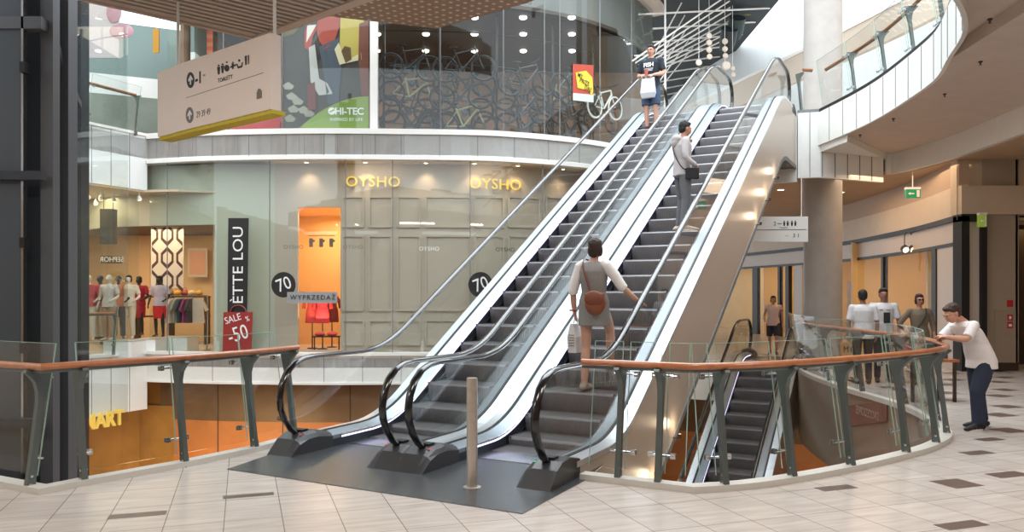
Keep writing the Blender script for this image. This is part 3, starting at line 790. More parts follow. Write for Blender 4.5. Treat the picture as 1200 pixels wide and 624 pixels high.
for o in [x for x in list(COL.objects) if x.parent == E2 and x.name.startswith('newel_box')]:
    for l in [x for x in list(COL.objects) if x.parent == o and x.name.startswith('signal_lamp')]:
        if l.data.vertices[0].co.x > .8: l.data = l.data.copy(); l.data.materials.clear(); l.data.materials.append(M['greenlamp'])
E3 = copy_tree(E2); E3.location = (*W2(2.2,1.628), -RISE-.0)
E3['label'] = 'lower escalator coming up from the level below, seen through the right glass railing'
for o in (E1,E2,E3): o['group'] = 'escalators'
# small warm uplights along the lower edge of the cladding
for s in (1.9,2.7,3.5,8.6,9.5,10.4):
    z = max(P(s)-1.22,-1.0)+.1; a = HW+.30
    mb = MB(); mb.lathe([(.018,-.03),(.022,.02),(.018,.022),(0,.02)], c=(a-.06,s,z), n=12, mi=0); mb.lathe([(.017,.023),(0,.026)], c=(a-.06,s,z), n=12, mi=1); mb.bar((a-.06,s,z-.03),(HW+.15,s,z-.03),.015,.015,0)
    mb.build('edge_light', [M['box_dark'], M['smalllamp']], E2)
    q = W2(s, 1.628+a-.04); point('edge_light_glow', (q[0],q[1],z+.14), 2.2, (1,.8,.55), .07)

# ------------------------------------------------------------------ glass railings
def make_railing(path, label, post_pts, hr_range, name='glass_railing', wood=M['wood'], h=1.06, inward=1, glass_cut=None, simple=False, zbase=0):
    T = thing(name, label, 'railing', (0,0,zbase))
    # post_pts: list of (point, tangent)
    post = None
    for p, t in post_pts:
        if post is None:
            mb = MB()
            prof = [(0.0,-.0),(.085,-.0),(.10,.25),(.155,.7),(.225,1.0),(.235,1.03),(.01,1.03),(.0,1.01),(.035,.98),(.085,.92),(.105,.84),(.105,.74),(.075,.5),(.03,.15)]
            mb.prism(prof, lambda a,b,d: (d,a,b), -.024, .024, 0)
            post = mb.build('post', M['post'], T)
            mb = MB()
            for zz, nn in ((.06,.04),(.13,.05)):
                for sx in (-1,1): mb.lathe([(.014,0),(.014,.006),(0,.008)], n=8, mx=Matrix.Translation((sx*.024, nn, zz)) @ Matrix.Rotation(sx*pi/2,4,'Y'))
            mb.build('bolt', M['steel'], post); q = post
        else:
            q = post.copy(); COL.objects.link(q); b = [x for x in list(COL.objects) if x.parent == post and x.name.startswith('bolt')][0]
            b2 = b.copy(); COL.objects.link(b2); b2.parent = q
        n = Vector((-t.y, t.x)); q.location = (p.x, p.y, 0); q.rotation_euler = (0,0,atan2(t.y, t.x))
    # handrail
    hp = offset_path(path, .06)
    mb = MB(); mb.tube([(x,y,h) for x,y in hp], .036, 12, ry=.031); mb.build('handrail', wood, T, True)
    mb = MB(); mb.tube([(x,y,h-.036) for x,y in hp], .018, 6, ry=.008, side=(0,0,1)); mb.build('rail_bracket', M['post'], T)
    # glass between posts
    P2 = [Vector(q) for q in path]
    def arclen(pt):
        d = 0; best = None
        for a, b in zip(P2, P2[1:]):
            ab = b-a; k = max(0,min(1,(pt-a).dot(ab)/ab.length_squared)); e = (a+ab*k-pt).length
            if best is None or e < best[0]: best = (e, d+ab.length*k)
            d += ab.length
        return best[1]
    tot = sum((b-a).length for a, b in zip(P2, P2[1:]))
    cuts = sorted([0]+[arclen(p) for p, t in post_pts]+[tot])
    corners = []; turn = {}; d = 0
    for i in range(1, len(P2)-1):
        d += (P2[i]-P2[i-1]).length; t1 = (P2[i]-P2[i-1]).normalized(); t2 = (P2[i+1]-P2[i]).normalized()
        if t1.dot(t2) < .93:
            corners.append(d); turn[d] = .31*tan(math.acos(max(-1,min(1,t1.dot(t2))))/2) if t1.x*t2.y-t1.y*t2.x > 0 else 0
    cuts = sorted(cuts+corners)
    def at(dd):
        d = 0
        for a, b in zip(P2, P2[1:]):
            L = (b-a).length
            if dd <= d+L+1e-6: return a+(b-a)*((dd-d)/L), (b-a).normalized()
            d += L
        return P2[-1], (P2[-1]-P2[-2]).normalized()
    for c0, c1 in zip(cuts, cuts[1:]):
        if c1-c0 < .18: continue
        m = max(2, int((c1-c0)/.25)); g0, g1 = c0+max(.035,turn.get(c0,0)), c1-max(.035,turn.get(c1,0))
        if g1-g0 < .12: continue
        rings = []
        for i in range(m+1):
            d = g0+(g1-g0)*i/m; eps = .01
            p, t = at(min(max(d, c0+eps), c1-eps)); n = Vector((-t.y,t.x))
            lo = p+n*.135; hi = p+n*.30; n2 = n*.012
            rings.append([(lo.x,lo.y,.11),(hi.x,hi.y,1.24),(hi.x+n2.x,hi.y+n2.y,1.24),(lo.x+n2.x,lo.y+n2.y,.11)])
        mb = MB(); mb.ring(rings, 0); gp = mb.build('glass_panel', M['glass'], T)
        mb = MB()
        for r in (rings[0], rings[-1]):
            mb.bar(r[0], r[1], .006, .014, 0)
        mb.bar(rings[0][1], rings[-1][1], .012, .004, 0) if len(rings) <= 3 else [mb.bar(a[1], b[1], .012, .004, 0) for a, b in zip(rings, rings[1:])]
        mb.build('glass_edge', M['edge'], gp)
        for dd in (c0, c1):
            if dd in corners or dd in (0, tot): continue
            p, t = at(dd); n = Vector((-t.y,t.x)); s = 1 if dd == c0 else -1
            for zz, nn in ((.26,.16),(.95,.262)):
                mb = MB()
                q = p+n*nn; mb.tube([(q.x,q.y,zz),(q.x+t.x*s*.11,q.y+t.y*s*.11,zz)], .010, 8)
                for w_ in (-1,1):
                    qq = q+t*s*.10+n*(.012+w_*.014)
                    mb.bar((qq.x-n.x*.006,qq.y-n.y*.006,zz),(qq.x+n.x*.006,qq.y+n.y*.006,zz), .045,.045,0)
                mb.build('clamp', M['steel'], gp)
    return T
def posts_at(path, us): return [hit(path, u) for u in us]
rl = [(-9,9.15),(-5.5,7.32)] + CL[3:]
pl_ = [(Vector((-8.2,8.74)), Vector((.886,-.463))), (Vector((-6.9,8.05)), Vector((.886,-.463))), (Vector((-5.6,7.37)), Vector((.886,-.463)))]
segA = [(-5.5,7.32),(-4.43,6.76),(-3.93,6.50)]; segB = CL[4:]
make_railing(rl, 'glass railing with curved grey posts and wooden handrail, left of the escalators', pl_ + posts_at(segA,(28,)) + posts_at(segB,(101,220,303,349)), None)
segC = [CR[0],CR[1],CR[2]]; segD = CR[2:]
farp = [(Vector((5.5,10.0)),Vector((.25,.97)).normalized()),(Vector((5.84,11.5)),Vector((.1,1)).normalized()),(Vector((5.88,13.0)),Vector((.03,1)).normalized()),(Vector((5.98,14.6)),Vector((.15,1)).normalized()),(Vector((6.28,16.6)),Vector((.28,.96)).normalized())]
dd = [(p,t) for p,t in posts_at(segD,(853,934,1003,1068,1103))]
dd.append((Vector((5.13,9.12)), Vector((.42,.9)).normalized()))
make_railing(CR, 'curved glass railing with wooden handrail round the opening, right of the escalators', posts_at(segC,(722,769)) + dd + farp, None)
# across the opening and on the upper floor
def seq(path, step): 
    out = []
    r = resample([(*p,0) for p in path], step)
    for i, p in enumerate(r[:-1]):
        t = (r[min(i+1,len(r)-1)]-r[max(i-1,0)]).xy.normalized(); out.append((p.xy, t))
    return out
M['woodfar'] = mat('far_handrail_wood', (150,98,60), .35, var=.1, vscale=10)
fp = [(-13.2,14.1),(-10.75,18.95),(-10.2,19.95)]
make_railing([(p[0]+.0,p[1]+.02) for p in fp][::-1], 'distant railing with thin wooden rail in front of the clothes shop', seq(fp[::-1],1.3), None, wood=M['woodfar'], zbase=.12)
make_railing([(p[0],p[1]) for p in [(-13.2,14.1),(-10.85,18.75),(-9.95,20.6)]][::-1], 'upper floor glass railing with wooden rail at far left', seq([(-9.95,20.6),(-10.85,18.75),(-13.2,14.1)],1.4), None, wood=M['woodfar'], zbase=5.85)
Bp = [p for p in B if p[1] > 7.5 and p[0] > 2.4]
Bp = offset_path(Bp, -.22)
make_railing(Bp, 'upper floor glass railing with wooden rail on the curved white balcony', seq(Bp,1.35), None, wood=M['woodfar'], zbase=5.85)
make_railing(offset_path([W2(13.36,3.2),(7.0,18.35)],-.15), 'short upper railing with wooden rail between escalator head and column', seq([W2(13.4,3.25),(7.0,18.4)],.6)[:1], None, wood=M['woodfar'], zbase=5.85)

# ------------------------------------------------------------------ bollard
mb = MB(); mb.lathe([(.078,0),(.078,.004),(.060,.007),(.047,.008),(.047,.93),(.044,.945),(.0,.948)], n=32)
b = mb.build('bollard', M['bollard'], loc=(-.345,6.76,.006), smooth=True); tag(b, 'round brushed steel bollard standing on the dark landing plate', 'bollard')

# ------------------------------------------------------------------ steel lift shaft at left
T = thing('lift_shaft', 'tall dark steel lift shaft frame beyond the left railing', 'lift shaft', (-5.4,9.0,0))
def part(name, m, fn, parent=T, smooth=False):
    mb = MB(); fn(mb); 
    for i, v in enumerate(mb.v): mb.v[i] = (v[0]-parent.location.x, v[1]-parent.location.y, v[2]-parent.location.z)
    return mb.build(name, m, parent, smooth)
def X(u, y): return (u-600)/FPX*y
def colm(u0, u1, y, d, m, name='column'): part(name, m, lambda mb: mb.box((X(u0,y),y,-5.83),(X(u1,y),y+d,9.5)))
colm(47.5,62,9.12,.14,M['frame_dark']); colm(62.5,80,9.4,.2,M['frame_dark']); colm(82.5,95,10.4,.2,M['frame_black'])
part('shaft_panel', M['shaft_panel'], lambda mb: mb.box((X(-60,9.0),9.0,-5.83),(X(24.5,9.0),9.1,9.5)))
part('shaft_panel', M['shaft_panel'], lambda mb: mb.box((X(29,9.3),9.3,-5.83),(X(47,9.3),9.4,9.5)))
part('edge_strip', M['steel'], lambda mb: mb.box((X(24.6,8.98),8.98,-5.83),(X(27.2,8.98),9.06,9.5)))
part('shaft_panel', M['frame_black'], lambda mb: mb.box((X(26,9.5),9.5,-5.83),(X(80,9.5),9.6,9.5)))
for z0 in (zat(34,9.0), zat(34,9.0)-5.83): part('cross_beam', M['frame_dark'], lambda mb: mb.box((X(-70,8.98),8.98,z0),(X(48,8.98),9.12,z0+.14)))
for z0 in (2.98,-1.2,.15): part('cross_beam', M['frame_black'], lambda mb: mb.box((X(-70,8.9),8.9,z0),(X(48,8.9),9.0,z0+.10)))
part('brace', M['frame_dark'], lambda mb: mb.bar((X(61,9.2),9.15,zat(36,9.2)),(X(79,9.6),9.5,zat(87,9.6)),.09,.09))
part('brace', M['frame_dark'], lambda mb: mb.bar((X(80,9.7),9.6,zat(88,9.7)),(X(94,10.4),10.35,zat(125,10.4)),.09,.09))
part('brace', M['frame_dark'], lambda mb: mb.bar((X(48,9.2),9.2,zat(520,9.2)),(X(84,10),10,zat(465,10)),.10,.05))
part('shaft_glass', M['shopglass'], lambda mb: mb.box((X(80.5,9.9),9.9,-5.8),(X(82,9.9),11.4,9.4)))
for z0 in (2.2, 1.0, 4.2): part('bracket', M['black'], lambda mb: mb.box((X(27,8.95),8.88,z0),(X(33,8.95),9.0,z0+.12)))
part('base_beam', M['frame_black'], lambda mb: mb.box((X(-70,8.3),8.2,-1.0),(X(86,8.3),8.36,-.45)))
# ================================================================== signs, letters, bicycles, shop goods
def pb(mb, name, m, parent, smooth=False):
    L = parent.location
    for i, v in enumerate(mb.v): mb.v[i] = (v[0]-L.x, v[1]-L.y, v[2]-L.z)
    return mb.build(name, m, parent, smooth)
def onp(path, u, v, off=0):
    p, t = hit(path, u); n = Vector((t.y, -t.x)); q = p+n*off; return Vector((q.x, q.y, zat(v, p.y)))
def wallshape(mb, path, pts, off, th=.004, mi=0):
    tri = tessellate_polygon([[Vector((p[0],p[1],0)) for p in pts]]); n = len(pts)
    A = [onp(path,u,v,off) for u,v in pts]; Bk = [onp(path,u,v,off-th) for u,v in pts]
    mb.add(A+Bk, [tuple(t) for t in tri]+[tuple(i+n for i in t) for t in tri]+[(i,(i+1)%n,(i+1)%n+n,i+n) for i in range(n)], mi)
def ell(cx, cy, rx, ry, n=20, a0=0, a1=2*pi):
    return [(cx+rx*cos(a0+(a1-a0)*k/(n if a1-a0 > 6.2 else n-1)), cy+ry*sin(a0+(a1-a0)*k/(n if a1-a0 > 6.2 else n-1))) for k in range(n)]
def wtext(name, path, u, v, txt, hpx, m, off=.02, parent=None, rot=0, th=.012, mirror=False, spacing=1, bold=0, stretch=1):
    p, t = hit(path, u); q = onp(path, u, v, off); size = hpx*p.y/FPX/.70
    mx = facing(q, (t.x,t.y,0)) @ Matrix.Rotation(rot,4,'Z') @ Matrix.Diagonal((stretch,1,1,1))
    if parent is not None: mx = Matrix.Translation(-parent.location) @ mx
    return textmesh(name, txt, size, m, mx, th, parent, mirror, spacing, bold)
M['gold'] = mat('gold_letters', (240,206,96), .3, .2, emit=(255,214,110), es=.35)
M['ink'] = mat('black_ink', (28,26,26), .5)
M['inkgrey'] = mat('grey_ink', (120,112,106), .5)
M['whiteink'] = mat('white_ink', (240,240,238), .5)

# hanging direction sign
T = thing('hanging_sign', 'white bent direction sign hanging from the slatted soffit, yellow underneath', 'sign', (-3.2,8.7,3.57))
sp_ = [(-4.27,9.42),(-4.02,9.22),(-3.9,9.11),(-3.75,8.99),(-2.47,7.99)]
mb = MB(); mb.strip(sp_, 3.57, 4.35, .13, 0); pb(mb, 'sign_body', mat('sign_white', (246,232,222), .5), T)
mb = MB(); mb.strip(offset_path(sp_,.02), 3.53, 3.57, .16, 0); pb(mb, 'yellow_base', M['yellow'], T)
for x, y in ((-3.93,9.2),(-2.46,8.1)):
    mb = MB(); mb.tube([(x,y,4.3),(x,y,5.2)], .018, 8); pb(mb, 'suspension_rod', M['white'], T, True)
S0, S1_ = Vector((-3.9,9.11)), Vector((-2.47,7.99)); st = (S1_-S0).normalized(); sn = Vector((st.y,-st.x))
spath = [tuple(S0-st*.05), tuple(S1_)]
def sg(pts, off=.003): mb = MB(); wallshape(mb, spath, pts, off, .003); return mb
o = sg(ell(223.5,94,4.6,9.4)); pb(o, 'arrow_disc', M['ink'], T)
o = sg([(223,99.5),(223,94),(221.5,96),(221,94),(223.7,88),(226.2,92.4),(225.8,94.3),(224.3,93),(224.3,99)], .006); pb(o, 'arrow', M['whiteink'], T)
o = sg(ell(222.5,135,4.6,9.4)); pb(o, 'arrow_disc', M['inkgrey'], T)
o = sg([(222,140.5),(222,135),(220.5,137),(220,135),(222.7,129),(225.2,133.4),(224.8,135.3),(223.3,134),(223.3,140)], .006); pb(o, 'arrow', M['whiteink'], T)
wtext('lettering', spath, 233, 92, '-1', 13, M['ink'], .003, T, th=.003, bold=.006)
wtext('lettering', spath, 239.5, 88, 'wc', 3, M['inkgrey'], .003, T, th=.003)
wtext('lettering', spath, 264, 92.5, 'TOALETY', 5, M['ink'], .003, T, th=.003)
wtext('lettering', spath, 238.5, 133, '29 39 49', 7.5, M['inkgrey'], .003, T, th=.003, stretch=.8)
o = sg([(218,115.4),(309,85.6),(309,85),(218,114.8)]); pb(o, 'ruled_line', M['inkgrey'], T)
def person_icon(mb, u, v, h):
    wallshape(mb, spath, ell(u, v-h*.42, h*.10, h*.10, 8), .003, .003); wallshape(mb, spath, [(u-h*.16,v-h*.3),(u+h*.16,v-h*.3),(u+h*.12,v+h*.1),(u+h*.08,v+h*.45),(u-h*.08,v+h*.45),(u-h*.12,v+h*.1)], .003, .003)
mb = MB()
for u, v in ((256.5,82),(261,80.5)): person_icon(mb, u, v, 12)
wallshape(mb, spath, ell(266,80,3,4), .003,.003); wallshape(mb, spath, ell(266,73,1,1.2,8), .003,.003)
person_icon(mb, 273, 77, 9); wallshape(mb, spath, [(270,78),(277,75),(277,77),(270,80)], .003,.003)
wallshape(mb, spath, ell(280.5,71,1.3,1.6,8), .003,.003); wallshape(mb, spath, [(277,75),(278.5,75),(279.5,78),(283,77),(283.5,73.5),(285,73),(284,79),(279,80.5)], .003,.003)
wallshape(mb, spath, [(287,66),(289.5,65),(289.3,76),(287.6,76.5)], .003,.003); wallshape(mb, spath, [(290.5,65),(292,64.5),(291.8,75),(290.7,75.4)], .003,.003)
pb(mb, 'pictograms', M['ink'], T)
mb = MB(); wallshape(mb, spath, [(301,108),(307,106.5),(307,115),(301,116.5)], .003,.003); wallshape(mb, spath, ell(304,107,2.4,3.2,10), .0025,.003); pb(mb, 'lock_icon', M['inkgrey'], T)

# OYSHO letters on the panelled wall, decals on the glass
for u, v, lab in ((437.5,214,'golden letters OYSHO on the panelled wall, left of the two'), (580,217,'golden letters OYSHO on the panelled wall, right of the two')):
    o = wtext('shop_letters', Fw, u, v, 'OYSHO', 12, M['gold'], .07, None, th=.05, spacing=1.06, bold=.0, stretch=1.05)
    tag(o, lab, 'lettering', 'golden shop letters')
    p = hit(Fw, u)[0]
    area('letter_lamp', (p.x, p.y-.5, 5.1), (1.2,.1), 3, (1,.75,.45), (.5,0,0))
Fg = offset_path(F, .05)
for u, v, m, lab in ((344,290,'inkgrey','small grey OYSHO lettering on the glass, left of the orange doorway'),(414,290,'inkgrey','small grey OYSHO lettering on the glass, right of the orange doorway'),(503,292,'whiteink','small white OYSHO lettering on the glass in the middle'),(592,293,'ink','small dark OYSHO lettering on the glass near the escalator')):
    tag(wtext('shop_letters', Fg, u, v, 'OYSHO', 4.6, M[m], .01, None, th=.006, spacing=1.1), lab, 'lettering')
def sale_disc(u, lab):
    c = onp(Fg, u, 334, .015); T = thing('discount_sticker', lab, 'sticker', tuple(c), 0, 'round discount stickers')
    mb = MB(); wallshape(mb, Fg, ell(u,334,14.2,15,28), .02, .006); pb(mb, 'disc', M['ink'], T)
    wtext('lettering', Fg, u+.5, 334, '70', 15, M['whiteink'], .026, T, .35, .006, stretch=.85)
sale_disc(332.5, 'round black sticker with white 70 on the glass, above the grey WYPRZEDAŻ strip')
sale_disc(563, 'round black sticker with white 70 on the glass, partly behind the left escalator handrail')
c = onp(Fg, 367, 349, .03); T = thing('sale_banner', 'grey glass strip reading WYPRZEDAŻ in front of the orange doorway', 'banner', tuple(c))
mb = MB(); wallshape(mb, Fg, [(337,342.5),(395.5,342.5),(395.5,355.5),(337,355.5)], .035, .006); pb(mb, 'strip', mat('banner_grey', (150,150,150), .5), T)
wtext('lettering', Fg, 367, 349, 'WYPRZEDAŻ', 5.4, M['ink'], .04, T, 0, .005, spacing=1.25)
# black vertical shop name and red SALE bag
c = onp(Fg, 280, 310, .05); T = thing('shop_name_banner', 'tall black banner with white vertical letters ÈTTE LOU', 'banner', tuple(c))
mb = MB(); wallshape(mb, Fg, [(268.5,256),(292,256),(290,372),(267.5,372)], .05, .03); pb(mb, 'panel', M['ink'], T)
wtext('lettering', Fg, 280.5, 311, 'ÈTTE LOU', 12.5, M['whiteink'], .056, T, pi/2, .006, spacing=1.02, stretch=1.12)
c = onp(Fg, 281, 385, .1); T = thing('sale_bag_sign', 'red carrier bag shaped sign reading SALE -50 under the black banner', 'sign', tuple(c))
mb = MB(); wallshape(mb, Fg, [(264,366),(297.5,366),(296,412),(263,412)], .1, .04); pb(mb, 'bag', mat('sale_red', (150,44,40), .5), T)
mb = MB(); a = [onp(Fg, 281+9*cos(k*pi/10), 366-8*sin(k*pi/10), .09) for k in range(11)]; mb.tube(a, .018, 6); pb(mb, 'handle', mat('sale_red_dark', (130,50,44), .5), T, True)
wtext('lettering', Fg, 275, 374, 'SALE', 8, M['whiteink'], .106, T, .3, .006, stretch=.85)
wtext('lettering', Fg, 281, 392, '-50', 17, M['whiteink'], .106, T, .3, .006, stretch=.8)
wtext('lettering', Fg, 292, 374, '%', 6, M['whiteink'], .106, T, .3, .006, stretch=.8)

# mountain poster in the upper window
Fp = offset_path(F, .32)
c = onp(Fp, 382, 150, 0); T = thing('window_poster', 'large poster of hikers on rocks with green corner reading HI-TEC', 'poster', tuple(c))
def PM(c): return mat('print_%d_%d_%d' % c, c, .45)
mb = MB(); wallshape(mb, Fp, [(332,-20),(432,-20),(432,151),(332,151)], 0, .02); pb(mb, 'sheet', mat('print_dark', (62,58,54), .45, var=.35, vscale=2.2), T)
def shape(pts, c, off=.004, name='print'): mb = MB(); wallshape(mb, Fp, pts, off, .003); return pb(mb, name, PM(c), T)
shape([(332,-20),(368,-20),(360,20),(345,40),(332,44)], (96,86,52))
shape([(373,20),(382,14),(396,16),(399,28),(392,48),(381,58),(374,48),(371,34)], (166,66,50))
shape([(357,36),(363,28),(372,33),(366,44),(364,60),(357,56)], (170,60,48), .005)
shape([(360,30),(371,29),(366,38),(359,50)], (220,214,206), .008)
shape([(374,55),(398,44),(400,80),(397,122),(384,122),(380,88)], (70,80,94), .006)
shape([(399,18),(427,18),(424,66),(407,74),(398,60)], (190,170,84), .005)
shape([(392,58),(397,50),(405,72),(423,62),(424,70),(398,76)], (216,204,168), .009)
shape([(421,28),(432,24),(432,112),(424,112),(420,70)], (118,66,50), .009)
shape([(400,60),(404,54),(411,56),(412,70),(405,74)], (96,70,40), .010)
shape([(362,56),(369,52),(374,92),(384,98),(390,110),(374,112),(364,96)], (188,186,182), .007)
shape([(360,100),(369,96),(371,128),(361,130)], (110,52,44), .009)
for k, q in enumerate(((334,100),(338,112),(345,118),(352,128),(340,127),(358,132),(336,138))):
    shape([(q[0]-3,q[1]),(q[0]+4,q[1]-4),(q[0]+11,q[1]+1),(q[0]+8,q[1]+5),(q[0],q[1]+5)], (168-k*4,164-k*4,150-k*4), .006)
shape([(350,151)]+[(350+82*t, 151-38*(1-(1-t)**2)) for t in [k/12 for k in range(1,13)]]+[(432,151)], (132,156,66), .012, 'green_corner')
mb = MB(); wallshape(mb, Fp, ell(389,130.5,4.4,4.4,16), .018, .003); pb(mb, 'emblem', M['whiteink'], T)
mb = MB(); wallshape(mb, Fp, [(386,131),(392,128),(392.5,129.5),(386.5,132.5)], .022, .003); pb(mb, 'emblem_stroke', PM((150,178,62)), T)
wtext('lettering', Fp, 409.5, 131, 'HI-TEC', 8, M['whiteink'], .018, T, 0, .004, spacing=.95, bold=.006)
wtext('lettering', Fp, 406, 140.5, 'INSPIRED BY LIFE', 3.6, M['whiteink'], .018, T, 0, .004)
# prize poster between the bicycles
c = onp(Fp, 680, 120, .0); T = thing('window_poster', 'small red and yellow poster with slanting black words among the bicycles', 'poster', tuple(c))
mb = MB(); wallshape(mb, Fp, [(669,76),(692.5,77.5),(692.5,121),(669,118.5)], .1, .015); pb(mb, 'sheet', PM((176,70,52)), T)
mb = MB(); wallshape(mb, Fp, [(669,110),(692.5,112),(692.5,121),(669,118.5)], .105, .004); pb(mb, 'pale_foot', PM((190,205,198)), T)
mb = MB(); wallshape(mb, Fp, [(672,86),(684,84),(691,92),(692,108),(690,113),(687,107),(674,104)], .11, .004); pb(mb, 'yellow_shape', PM((226,196,60)), T)
for u, v, tx in ((677,90,'MY'),(682,97.5,'PRIZE'),(686,105,'DAJ!')): wtext('lettering', Fp, u, v, tx, 5.2, M['ink'], .116, T, -.22, .004, stretch=.8, bold=.001)

# ------------------------------------------------------------------ bicycles hung in the upper window
M['rim'] = mat('dark_rim', (70,70,74), .4, .6)
def make_bike(fm, tm, label, group):
    T = thing('bicycle', label, 'bicycle', (0,0,0), 0, group)
    R = .335; wh = []
    for x in (-.52,.52):
        mb = MB(); mb.tube([(x+R*cos(a),0,R*sin(a)+R) for a in [2*pi*k/28 for k in range(28)]], .030, 6, 0, True)
        mb.tube([(x+(R-.03)*cos(a),0,(R-.03)*sin(a)+R) for a in [2*pi*k/24 for k in range(24)]], .013, 5, 1, True)
        for k in range(9):
            a = pi*k/9; mb.bar((x-.3*cos(a),0,R-.3*sin(a)),(x+.3*cos(a),0,R+.3*sin(a)), .004,.004,1)
        mb.lathe([(.0,-.05),(.02,-.05),(.02,.05),(0,.05)], n=8, mi=1, mx=Matrix.Translation((x,0,R)) @ Matrix.Rotation(pi/2,4,'X'))
        mb.build('wheel', [tm, M['rim']], T)
    mb = MB(); bb=(-.06,0,.29); seat=(-.22,0,.80); head=(.34,0,.86); hl=(.37,0,.74); rear=(-.52,0,.335); fr=(.52,0,.335)
    for a,b,r in ((bb,seat,.024),(bb,hl,.028),((-.2,0,.74),head,.024),(rear,bb,.016),(rear,(-.2,0,.72),.015),(head,hl,.026),(hl,fr,.020)): mb.tube([a,b], r, 7)
    mb.build('frame', fm, T, True)
    mb = MB(); mb.tube([head,(.32,0,.96)], .014, 6); mb.tube([(.34,-.28,.98),(.33,-.1,.96),(.32,0,.96),(.33,.1,.96),(.34,.28,.98)], .013, 6); mb.build('handlebar', M['black'], T, True)
    mb = MB(); mb.tube([(-.22,0,.8),(-.24,0,.9)], .012, 6); mb.sphere((-.25,0,.915),(.13,.06,.03)); mb.build('saddle', M['black'], T, True)
    mb = MB(); mb.lathe([(0,-.01),(.09,-.01),(.09,.01),(0,.01)], n=14, mx=Matrix.Translation(bb) @ Matrix.Rotation(pi/2,4,'X')); mb.bar(bb,(.06,-.05,.18),.02,.012); mb.bar((.03,-.09,.18),(.1,-.09,.18),.05,.02); mb.build('crank', M['rim'], T)
    return T
g_ = 'bicycles hung in the upper shop window'
fmats = [mat('frame_black_paint',(36,36,40),.3), mat('frame_white_paint',(220,222,220),.3), mat('frame_teal_paint',(70,100,110),.3), mat('frame_yellow_paint',(150,146,110),.3)]
tyre = mat('tyre', (26,26,28), .6); tyrew = mat('tyre_white', (225,225,220), .6)
protos = [make_bike(f, tyre, 'x', g_) for f in fmats[:1]+fmats[2:]] + [make_bike(fmats[1], tyrew, 'x', g_)]
names = ['black', 'teal', 'pale yellow', 'white']
Fbk = offset_path(F, .75)
colsu = [(479,42),(545,44),(618,62),(672,70),(712,92)]
colname = ['beside the white mullion', 'in the second column from the white mullion', 'in the third column from the white mullion', 'in the column with the red and yellow poster', 'in the rightmost column']
used = {}
rowname = ['top', 'second from top', 'third from top', 'fourth from top', 'fifth from top', 'lowest of six']
rr = random.Random(5)
for ci, (cu, vtop) in enumerate(colsu):
    n = (6,6,5,5,2)[ci]
    for r in range(n):
        pi_ = (0,0,1,0,2,0,0)[(ci*3+r*2)%7] if not (ci == 4 and r == 0) else 3
        if pi_ in used: o = copy_tree(protos[pi_])
        else: o = protos[pi_]; used[pi_] = 1
        u = cu+rr.uniform(-3,3); p, t = hit(Fbk, u)
        zt = zat(vtop+8, p.y)-1.0-r*.37
        d = .12*(r%2)+.05*r; nrm = Vector((t.y,-t.x))
        o.location = (p.x-nrm.x*d, p.y-nrm.y*d, max(zt, UP+.15)); o.rotation_euler = (0, rr.uniform(-.12,.12), atan2(t.y,t.x)+(pi if r%2 else 0))
        o['label'] = '%s bicycle hanging %s, %s' % (names[pi_], colname[ci], rowname[r])
for i, pr in enumerate(protos):
    if i not in used: 
        for ch in [x for x in list(COL.objects) if x.parent == pr]: bpy.data.objects.remove(ch)
        bpy.data.objects.remove(pr)
# rack carrying them
T = thing('bicycle_rack', 'dark post and rail rack that the shop window bicycles hang from', 'rack', (-1,21.6,UP))
for u in (450,515,582,648,695):
    p = hit(offset_path(F,1.1), u)[0]; mb = MB(); mb.box((p.x-.03,p.y-.03,UP),(p.x+.03,p.y+.03,9.4)); pb(mb, 'upright', M['black'], T)
for z in (7.0,8.0,8.9):
    mb = MB(); mb.tube([(*onp(offset_path(F,1.1),u,100).xy,z) for u in (446,480,515,550,582,615,648,695)], .02, 6); pb(mb, 'rail', M['black'], T)

# ------------------------------------------------------------------ boards, signs on the right
T = thing('direction_board', 'flat white direction board hanging left of the grey column', 'sign', (6.0,17.5,3.2))
mb = MB(); y = 17.5; mb.box((X(879,y),y,zat(283.5,y)),(X(947,y),y+.08,zat(254,y))); pb(mb, 'board', M['white'], T)
for u in (890,940): mb = MB(); mb.tube([(X(u,y),y+.04,zat(256,y)),(X(u,y),y+.04,4.6)], .012, 6); pb(mb, 'suspension_rod', M['white'], T)
bp_ = [(X(870,y),y),(X(960,y),y)]
mb = MB(); wallshape(mb, bp_, [(884,269.5),(945,269),(945,269.6),(884,270.1)], .004, .003)
for u in (919,923,928,932): wallshape(mb, bp_, ell(u,259.5,.8,.8,6), .004,.003); wallshape(mb, bp_, [(u-1.2,260.5),(u+1.2,260.5),(u+.8,265),(u-.8,265)], .004,.003)
wallshape(mb, bp_, [(911,262),(916,262),(916,262.8),(911,262.8)], .004,.003)
pb(mb, 'pictograms', M['ink'], T)
for u,v,t_,h in ((908,262.5,'2',4.5),(918,267.3,'TOALETY',1.6),(933,276.5,'3 1',4.5),(922,276.5,'—',3)): wtext('lettering', bp_, u, v, t_, h, M['ink'], .004, T, 0, .003)
